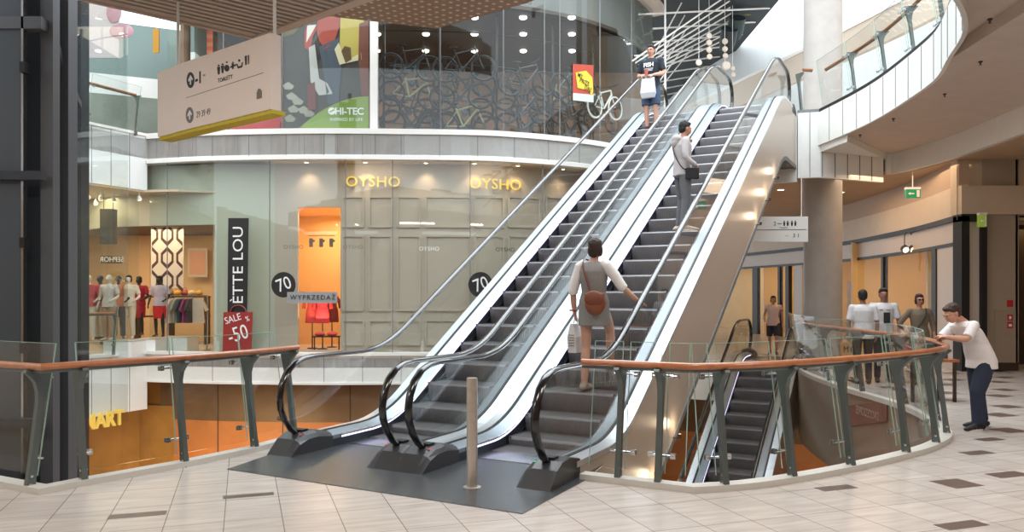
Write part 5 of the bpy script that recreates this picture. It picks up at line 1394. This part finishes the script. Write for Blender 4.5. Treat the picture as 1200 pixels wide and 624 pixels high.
build_person((sx,sy,zf), rz2, 'person in pale hooded top and grey trousers holding a phone to the ear', J, skin('skin_tan',(186,134,108)), (28,24,24), 'spiky',
   [shirt(fabric('hoodie',(190,182,182)), -.05, 1.95, .026, long=True, name='hooded_top'), trousers(fabric('trouser_grey',(108,108,112)), 2.0, wide=.006), shoes(mat('shoe_pale',(196,180,168),.6), M['white']), extras2], 1.0, .010, curl=(.8,.5), pn=((0.6,-.3,0),(-1,0,0)), headf=(-.05,1,-.1))

# 3 man with glasses standing high on the left escalator, facing down
sx, sy = W2(10.66, .46); zf = P(10.62)+.012
J = J_(shL=(-.205,0,1.42),shR=(.205,0,1.42),elL=(-.27,.0,1.15),wrL=(-.12,.20,1.08),hdL=(-.03,.24,1.07),elR=(.27,.0,1.15),wrR=(.14,.20,1.10),hdR=(.05,.25,1.09),toL=(-.16,.12,0),toR=(.15,.12,0))
def extras3(T, C, hd, vx):
    mx = facing((0,.152,1.31), (-1,0,0))
    textmesh('shirt_print', 'FISH', .115, M['whiteink'], mx, .004, T, False, 1.0, .004)
    mb = MB()
    for k in range(3): mb.box((-.10+.01*k,.146,1.235-.022*k),(.10-.012*k,.150,1.243-.022*k))
    mb.build('print_lines', M['whiteink'], T)
    mb = MB(); mb.lathe([(0,-.05),(.03,-.05),(.038,.05),(.038,.055),(0,.055)], n=14, mx=Matrix.Translation((.0,.28,1.12))); mb.build('cup', mat('cup_red',(190,90,80),.5), T)
build_person((sx,sy,zf), pi-TH-.05, 'man with glasses, black printed t-shirt and denim shorts on the left escalator', J, skin('skin_rosy',(204,152,128)), (44,30,26), 'short',
   [shirt(fabric('black_tee',(38,44,54)), -.10, .78, .03), trousers(fabric('denim_short',(66,82,108)), .98, wide=.02, name='shorts'), shoes(mat('shoe_dark',(60,56,54),.6), M['white']), extras3], 1.07, .010, glasses=True, curl=(.9,.9), pn=((.2,-.4,-.6),(-.2,-.4,-.6)))
pbx = thing('carrier_bag', 'white plastic carrier bag held in front of the man in the black t-shirt', 'bag', (sx,sy,zf), pi-TH-.05); pbx.scale=(1.07,)*3
mb = MB(); mb.ring([[(-.14,.16,.62),(.12,.16,.62),(.12,.23,.62),(-.14,.23,.62)],[(-.17,.15,.72),(.14,.15,.72),(.14,.27,.72),(-.17,.27,.72)],[(-.15,.18,.95),(.12,.18,.95),(.12,.25,.95),(-.15,.25,.95)],[(-.15,.205,1.03),(.12,.205,1.03),(.12,.225,1.03),(-.15,.225,1.03)]]); mobj('bag_body', remeshed(mb,.010,2), mat('plastic_white',(206,208,212),.35,var=.06,vscale=9), pbx)
mb = MB(); mb.tube(smoothpath([(-.06,.215,1.02),(-.05,.22,1.075),(.02,.22,1.075),(.03,.215,1.02)],4), .010, 6); mb.build('bag_handle', M['white'], pbx)

# 4 boy leaning on the curved handrail
J = J_(hipL=(-.085,-.06,.85),hipR=(.085,-.06,.85),knL=(-.10,.10,.47),knR=(.09,-.08,.47),anL=(-.10,.08,.09),anR=(.10,-.16,.09),toL=(-.12,.22,0),toR=(.12,-.02,0),
       shL=(-.17,.22,1.29),shR=(.17,.20,1.27),elL=(-.20,.36,1.13),elR=(.21,.36,1.11),wrL=(-.10,.56,1.15),wrR=(.06,.50,1.145),hdL=(-.02,.60,1.16),hdR=(-.04,.54,1.155),head=(-.02,.40,1.43),bend=(0,-.03,.03))
build_person((5.80,9.74,0), radians(90+14), 'boy in white t-shirt and dark jeans leaning on the curved wooden handrail', J, skin('skin_boy',(196,146,120)), (62,44,34), 'short',
   [shirt(fabric('white_tee',(232,226,226)), -.10, .85, .034, name='t_shirt'), trousers(fabric('dark_jeans',(40,48,68)), 2.0, wide=.02), shoes(mat('shoe_black',(30,30,34),.6), M['white'])], 1.0, .009, headf=(.1,1,-.5), curl=(.5,.5), pn=((0,0,-1),(0,0,-1)))

# 5-7 group beyond the right railing, 8 far walker
y = 14.6
J = J_()
build_person((X(1011,y),y,0), radians(-10), 'man in plain white t-shirt and dark trousers seen from behind, left of the group', J, skin('skin_m1',(150,104,82)), (30,24,22), 'short',
   [shirt(fabric('tee_white_2',(214,212,214)), -.08, .85, .032, name='t_shirt'), trousers(fabric('trouser_dark',(48,46,50)), 2.0), shoes(M['ink'])], 1.0, .014)
J = J_(elL=(-.26,.02,1.14),elR=(.26,.02,1.14))
def graphic(T, C, hd, vx):
    mb = MB(); mb.box((-.09,.142,1.10),(.02,.150,1.30)); mb.build('shirt_print', M['ink'], T); mb = MB(); mb.box((-.10,.134,1.335),(.09,.145,1.352)); mb.build('print_lines', M['inkgrey'], T)
build_person((X(1044,y),y+.3,0), radians(165), 'man in white t-shirt with dark graphic facing the camera, middle of the group', J, skin('skin_m2',(150,104,82)), (28,22,20), 'short',
   [shirt(fabric('tee_white_3',(206,204,206)), -.08, .85, .032, name='t_shirt'), trousers(fabric('trouser_dark2',(52,50,56)), 2.0), shoes(M['ink']), graphic], 1.02, .014)
J = J_(elR=(.34,-.04,1.16),wrR=(.20,.06,1.00),hdR=(.13,.09,.96),shL=(-.17,0,1.40),shR=(.17,0,1.40))
def strap(T, C, hd, vx):
    mb = MB(); mb.tube(smoothpath([(-.10,.05,1.47),(-.06,.14,1.30),(.08,.145,1.08),(.16,.12,.98)],4), .012, 8); mb.build('bag_strap', M['ink'], T, True)
build_person((X(1074,y),y-.1,0), radians(170), 'woman with short dark red hair in olive top, hand on hip, by the railing', J, skin('skin_w2',(176,126,104)), (60,26,26), 'bob',
   [shirt(fabric('olive_top',(112,98,82)), -.08, 1.4, .026, long=True, name='top'), trousers(fabric('trouser_dark3',(58,52,50)), 2.0), shoes(M['ink']), strap], .96, .014, female=True, sun=True)
y = 21.5
J = J_(knL=(-.10,.14,.52),anL=(-.10,.16,.10),toL=(-.11,.30,.02),anR=(.10,-.2,.12),toR=(.11,-.08,.0),elL=(-.25,-.1,1.16),wrL=(-.26,-.12,.92),hdL=(-.26,-.1,.83),elR=(.25,.08,1.15),wrR=(.24,.26,1.02),hdR=(.22,.34,1.0))
build_person((X(906,y),y,0), radians(160), 'distant walker in pale sleeveless top and dark shorts by the lit shops', J, skin('skin_w3',(170,120,96)), (40,26,24), 'bob',
   [shirt(fabric('pale_top',(206,176,164)), -.06, .3, .026, name='top'), trousers(fabric('shorts_dark',(44,44,56)), .9, wide=.01, name='shorts'), shoes(M['ink'])], .93, .016, female=True)

# ------------------------------------------------------------------ clothes shop: mannequins on white plinths
mq = mat('mannequin_cream', (226,204,184), .4); mqd = mat('mannequin_black', (34,28,26), .4)
def dressed(u, y, rz, label, topc, botc, bot='trousers', dark=False, hairc=None, z=.46):
    J = J_(elL=(-.28,.04,1.16),wrL=(-.22,.20,1.06),hdL=(-.18,.26,1.02),elR=(.27,-.04,1.14),wrR=(.30,.05,.90),hdR=(.30,.08,.81),knL=(-.10,.06,.5),toL=(-.13,.16,0),anL=(-.11,.03,.09))
    ps = [shirt(fabric('garment_%d_%d_%d'%topc, topc), -.04, .8, .028, name='top')]
    def skirt(T, C, hd, vx):
        mb = MB(); b = C['bod']; torso(mb, [(C['pv']+V(0,0,-.40),.17,.13,b[1][3]),(C['pv']+V(0,0,-.1),.19,.14,b[1][3]),(C['pv']+V(0,0,.06),.155,.12,b[1][3])]); mobj('skirt', remeshed(mb,vx,2), fabric('skirt_%d_%d_%d'%botc, botc), T)
    ps.append(skirt if bot == 'skirt' else trousers(fabric('pants_%d_%d_%d'%botc, botc), 2.0, wide=.01))
    T, C, hd = build_person((X(u,y),y,z), rz, label, J, mqd if dark else mq, hairc, 'bob', ps, .99, .016, face=False, female=True, name='mannequin', cat='mannequin', group='mannequins in the clothes shop')
    return T
mb = MB()
for u0, u1, y, lab in ((96,131,19.2,'long low white plinth under the left mannequins'),(134,161,20.0,'low white plinth under the cream mannequin'),(164,201,20.9,'grey white plinth under the red skirt mannequin')):
    T = thing('plinth', lab, 'plinth', (X((u0+u1)/2,y),y+.35,0)); mb = MB(); mb.box((X(u0,y),y+1.0,0),(X(u1,y),y+1.8,.44)); pb(mb,'box',M['white'],T); mb = MB(); mb.box((X(u0,y)-.01,y+.99,.44),(X(u1,y)+.01,y+1.81,.46)); pb(mb,'top',M['cream'],T)
dressed(104,20.6,pi+.3,'pale mannequin in pink top and white trousers, leftmost in the clothes shop',(196,60,70),(226,206,186))
dressed(118,20.8,pi-.3,'pale mannequin in red top and beige trousers behind the leftmost one',(190,52,52),(206,180,150), dark=True)
dressed(151,21.3,pi+.2,'dark haired mannequin in cream blouse and cream trousers',(222,204,180),(214,192,164), hairc=(36,24,22))
dressed(187,22.2,pi+.1,'black mannequin in lilac top and bright red skirt',(206,186,196),(206,36,36),'skirt',True,(30,22,22))
dressed(128,20.5,pi-.1,'pale mannequin in white blouse and tan trousers, third from the left',(216,200,190),(170,130,100))
dressed(139,21.2,pi+.4,'black mannequin in orange top and dark trousers, fourth from the left',(200,110,70),(70,60,64), dark=True)
dressed(163,22.8,pi,'black mannequin in deep red dress between cream and lilac ones',(150,30,44),(150,30,44),'skirt',True,(30,22,22))
# rack with hanging clothes
T = thing('clothes_rack', 'steel clothes rack at the right of the clothes shop', 'rack', (X(222,23),23,0))
mb = MB(); xa, xb = X(197,23), X(243,23)
mb.tube([(xa,23,0),(xa,23,1.62),(xb,23,1.62),(xb,23,0)], .018, 8); pb(mb, 'rail', M['steel'], T, True)
for x in (xa,xb): mb = MB(); mb.tube([(x,22.75,.03),(x,23.25,.03)], .016, 6); pb(mb, 'foot', M['steel'], T)
gm = None
gcols = [((196,186,170),'beige'),((216,196,186),'pale pink'),((150,160,150),'grey green'),((60,66,80),'navy'),((150,60,110),'magenta'),((60,54,60),'charcoal'),((222,204,186),'cream')]
for i,(c,nm) in enumerate(gcols):
    x = xa+.08+i*.125 if i < 6 else xb-.32
    T = thing('garment', nm+' garment hanging on the steel clothes rack', 'clothing', (x,23,1.62), 0 if i == 6 else 1.1+.05*i, 'clothes on the rack')
    mb = MB(); mb.tube([(0,0,.0),(0,0,-.06)], .005, 5); mb.bar((0,0,-.06),(-.19,0,-.13),.012,.008); mb.bar((0,0,-.06),(.19,0,-.13),.012,.008); mb.build('hanger', M['steel'], T)
    mb = MB(); out = [(-.05,-.08),(-.20,-.12),(-.36,-.42),(-.27,-.47),(-.20,-.30),(-.24,-.80),(.24,-.80),(.20,-.30),(.27,-.47),(.36,-.42),(.20,-.12),(.05,-.08),(0,-.12)]
    mb.prism(out, lambda a,b,d: (a,d,b), -.03, .03); mb.build('cloth', fabric('cloth_%d'%i, c), T)
# patterned curtain, frame, shelf and black hanging panel
T = thing('patterned_curtain', 'tall curtain with brown and white geometric pattern inside the clothes shop', 'curtain', (X(196,24.5),24.5,0))
y = 24.5; pc = [(X(170,y),y),(X(222,y),y)]
mb = MB(); wallshape(mb, pc, [(177,262),(215,262),(215,338),(177,338)], 0, .02); pb(mb, 'cloth', PM((226,216,206)), T)
mb = MB()
for r in range(3):
    for c in range(2):
        cx, cy = 187+c*18, 272+r*27+(0)
        for s in (-1,1):
            wallshape(mb, pc, [(cx+s*9,cy-10),(cx+s*9,cy-5),(cx+s*4,cy),(cx+s*4,cy+7),(cx+s*9,cy+12),(cx+s*9,cy+17),(cx+s*1.5,cy+9),(cx+s*1.5,cy-2)], .004,.003)
pb(mb, 'pattern', PM((84,58,56)), T)
mb = MB(); mb.tube([(X(174,y),y,zat(261,y)),(X(218,y),y,zat(261,y))], .02, 6); pb(mb, 'curtain_rod', M['ink'], T)
y = 27.5; T = thing('picture_frame', 'pale picture frame on the back wall of the clothes shop', 'picture', (X(231,y),y,zat(325,y)))
mb = MB(); mb.box((X(220,y),y,zat(325,y)),(X(243,y),y+.05,zat(291,y))); pb(mb,'frame',M['cream'],T); mb = MB(); mb.box((X(222,y),y-.01,zat(322,y)),(X(241,y),y,zat(294,y))); pb(mb,'print',PM((206,150,120)),T)
y = 21.2; T = thing('hanging_board', 'dark square panel hanging in the clothes shop entrance', 'panel', (X(125,y),y,zat(287,y)))
mb = MB(); mb.box((X(117,y),y,zat(286,y)),(X(132,y),y+.25,zat(245,y))); pb(mb,'panel',mat('panel_grey',(70,66,62),.5),T); mb = MB()
for u in (119,130): mb.tube([(X(u,y),y+.12,zat(246,y)),(X(u,y),y+.12,4.4)], .008, 5)
pb(mb,'cords',M['ink'],T)
y = 24; T = thing('sign_reflection', 'dark sign with mirrored white letters inside the clothes shop', 'sign', (X(131,y),y,zat(310,y))); ps = [(X(110,y),y),(X(150,y),y)]  # mirrored lettering reflected in the shop glass, modelled as a board indoors
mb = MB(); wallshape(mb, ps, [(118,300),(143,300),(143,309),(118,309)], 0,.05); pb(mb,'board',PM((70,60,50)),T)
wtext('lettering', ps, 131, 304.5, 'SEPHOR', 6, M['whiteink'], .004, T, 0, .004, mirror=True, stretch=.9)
T = thing('shelf_unit', 'long dark shelf with small goods along the back of the clothes shop', 'shelf', (X(180,26),26,0))
mb = MB()
for z in (.9,1.55): mb = MB(); mb.box((X(120,26),25.8,z),(X(243,26),26.3,z+.05)); pb(mb,'shelf_board',M['darkbrown'],T)
for u in (121,160,200,242): mb = MB(); mb.box((X(u,26)-.03,25.85,0),(X(u,26)+.03,26.25,1.6)); pb(mb,'upright',M['darkbrown'],T)
rq = random.Random(9)
for i in range(14):
    x = X(124+i*8.4,26); c = rq.choice([(150,60,50),(60,50,46),(200,170,130),(120,90,70),(196,150,60)])
    l = MB(); l.sphere((0,0,.10),(.14,.09,.10),10,8); l.tube([(-.07,0,.16),(-.04,0,.28),(.04,0,.28),(.07,0,.16)],.012,5)
    tag(l.build('handbag', mat('handbag_%d'%i,c,.5), loc=(x,26.0,1.60), smooth=True), 'small handbag on the top board of the long dark shelf', 'bag', 'handbags on the long dark shelf')

# busts with pink clothes in the orange doorway
def bust(u, y, lab, c, zb):
    T = thing('dress_form', lab, 'dress form', (X(u,y),y,.14), 0, 'dress forms in the orange doorway')
    mb = MB(); mb.lathe([(.14,0),(.14,.02),(.02,.03),(.012,.9),(0,.9)], n=16); mb.build('stand', M['ink'], T, True)
    mb = MB(); torso(mb, [((0,0,.95),.14,.10,(1,0,0)),((0,0,1.05),.15,.11,(1,0,0)),((0,0,1.2),.11,.09,(1,0,0)),((0,0,1.38),.15,.11,(1,0,0)),((0,0,1.48),.15,.08,(1,0,0)),((0,0,1.52),.05,.05,(1,0,0)),((0,0,1.58),.045,.045,(1,0,0))]); mobj('torso', remeshed(mb,.014,2), mq, T)
    mb = MB(); torso(mb, [((0,0,.72),.20,.14,(1,0,0)),((0,0,1.05),.175,.13,(1,0,0)),((0,0,1.2),.13,.11,(1,0,0)),((0,0,1.38),.165,.13,(1,0,0)),((0,0,1.47),.12,.09,(1,0,0))])
    mb.tube([(-.13,0,1.45),(-.22,0,1.3),(-.24,0,1.12)],[.05,.05,.05],10); mb.tube([(.13,0,1.45),(.22,0,1.3),(.24,0,1.12)],[.05,.05,.05],10)
    mobj('garment', remeshed(mb,.014,2), fabric('pink_%d'%int(u), c), T)
bust(366,21.9,'dress form in salmon pink top, left in the orange doorway',(226,90,90),0)
bust(378,21.7,'dress form in bright pink top, middle of the orange doorway',(232,70,84),0)
bust(389,22.4,'dress form in dark red top at the right of the orange doorway',(120,40,44),0)
T = thing('goods_tray', 'low dark stand with pink underwear at the foot of the orange doorway', 'stand', (X(384,21.4),21.4,.14))
mb = MB(); mb.box((-.4,-.15,.35),(.35,.15,.38)); mb.build('tray', M['ink'], T)
for x in (-.36,.31): mb = MB(); mb.bar((x,0,0),(x,0,.35),.03,.03); mb.build('leg', M['ink'], T)
for x in (-.22,.12):
    tag((lambda m: (m.sphere((0,0,.06),(.15,.12,.07),12,8), m)[1])(MB()).build('folded_garment', mat('coral',(226,80,74),.8), loc=(X(384,21.4)+x,21.4,.52)), 'folded coral garment lying on the low dark stand', 'clothing', 'folded coral garments')
mb = MB(); pq = hit(Fw,372)[0]
T = thing('hanging_letters', 'three small grey letter tags hanging in the orange doorway', 'ornament', (pq.x,pq.y+.5,zat(284,21)))
mb = MB(); mb.tube([(-.38,0,.22),(.36,0,.22)], .012, 6); mb.build('rail', M['inkgrey'], T)
for x in (-.30,-.02,.26): mb = MB(); mb.box((x-.05,-.01,-.1),(x+.05,.01,.14)); mb.box((x-.05,-.02,.04),(x+.10,.01,.10)); mb.build('letter_tag', M['inkgrey'], T)

# upper left balcony goods
for i,(u,v0,v1,c,nm,y) in enumerate(((183,34,62,(206,150,50),'orange','20.9'),(224,53,78,(150,50,66),'dark red','20.9'),(246,36,64,(206,120,60),'orange and red striped','20.9'))):
    y = float(y)+1.0; T = thing('hanging_banner', nm+' hanging banner behind the upper left glass', 'banner', (X(u,y),y,zat(v1,y)), 0, 'hanging banners behind the upper left glass')
    w_ = (7,22,7)[i]/2*y/FPX; H_ = zat(v0,y)-zat(v1,y); mb = MB()
    if i == 1: mb.sphere((0,0,H_/2),(w_,.1,H_/2),16,10)
    else:
        for k in range(6): mb.box((-w_,-.02,H_*k/6),(w_,.02,H_*(k+1)/6), k%2)
    mb.build('cloth', [PM(c), PM((210,70,60)) if i else PM(c)], T); mb = MB(); mb.tube([(0,0,H_),(0,0,9.4-zat(v1,y))],.008,5); mb.build('cord', M['white'], T)
T = thing('red_sofa', 'red low bench seen behind the white direction sign', 'bench', (X(310,21.2),21.2,UP))
mb = MB(); mb.box((-.9,-.1,.1),(.45,.5,.5)); mb.build('seat', M['red'], T); mb = MB(); mb.box((-.9,.4,.5),(.45,.55,.8)); mb.build('backrest', M['red'], T)
T = thing('wall_picture', 'pale poster of a flower on the wall, high at upper left', 'poster', (X(122,19.9),20.6,8.0))
mb = MB(); mb.box((X(104,20.6)-X(122,19.9),0,-.1),(X(139,20.6)-X(122,19.9),.04,1.5)); mb.build('sheet', PM((190,182,184)), T)
mb = MB(); mb.sphere((.1,-.01,.6),(.32,.03,.2),14,8); mb.sphere((-.1,-.01,1.1),(.2,.03,.3),14,8); mb.build('print', PM((176,136,146)), T)
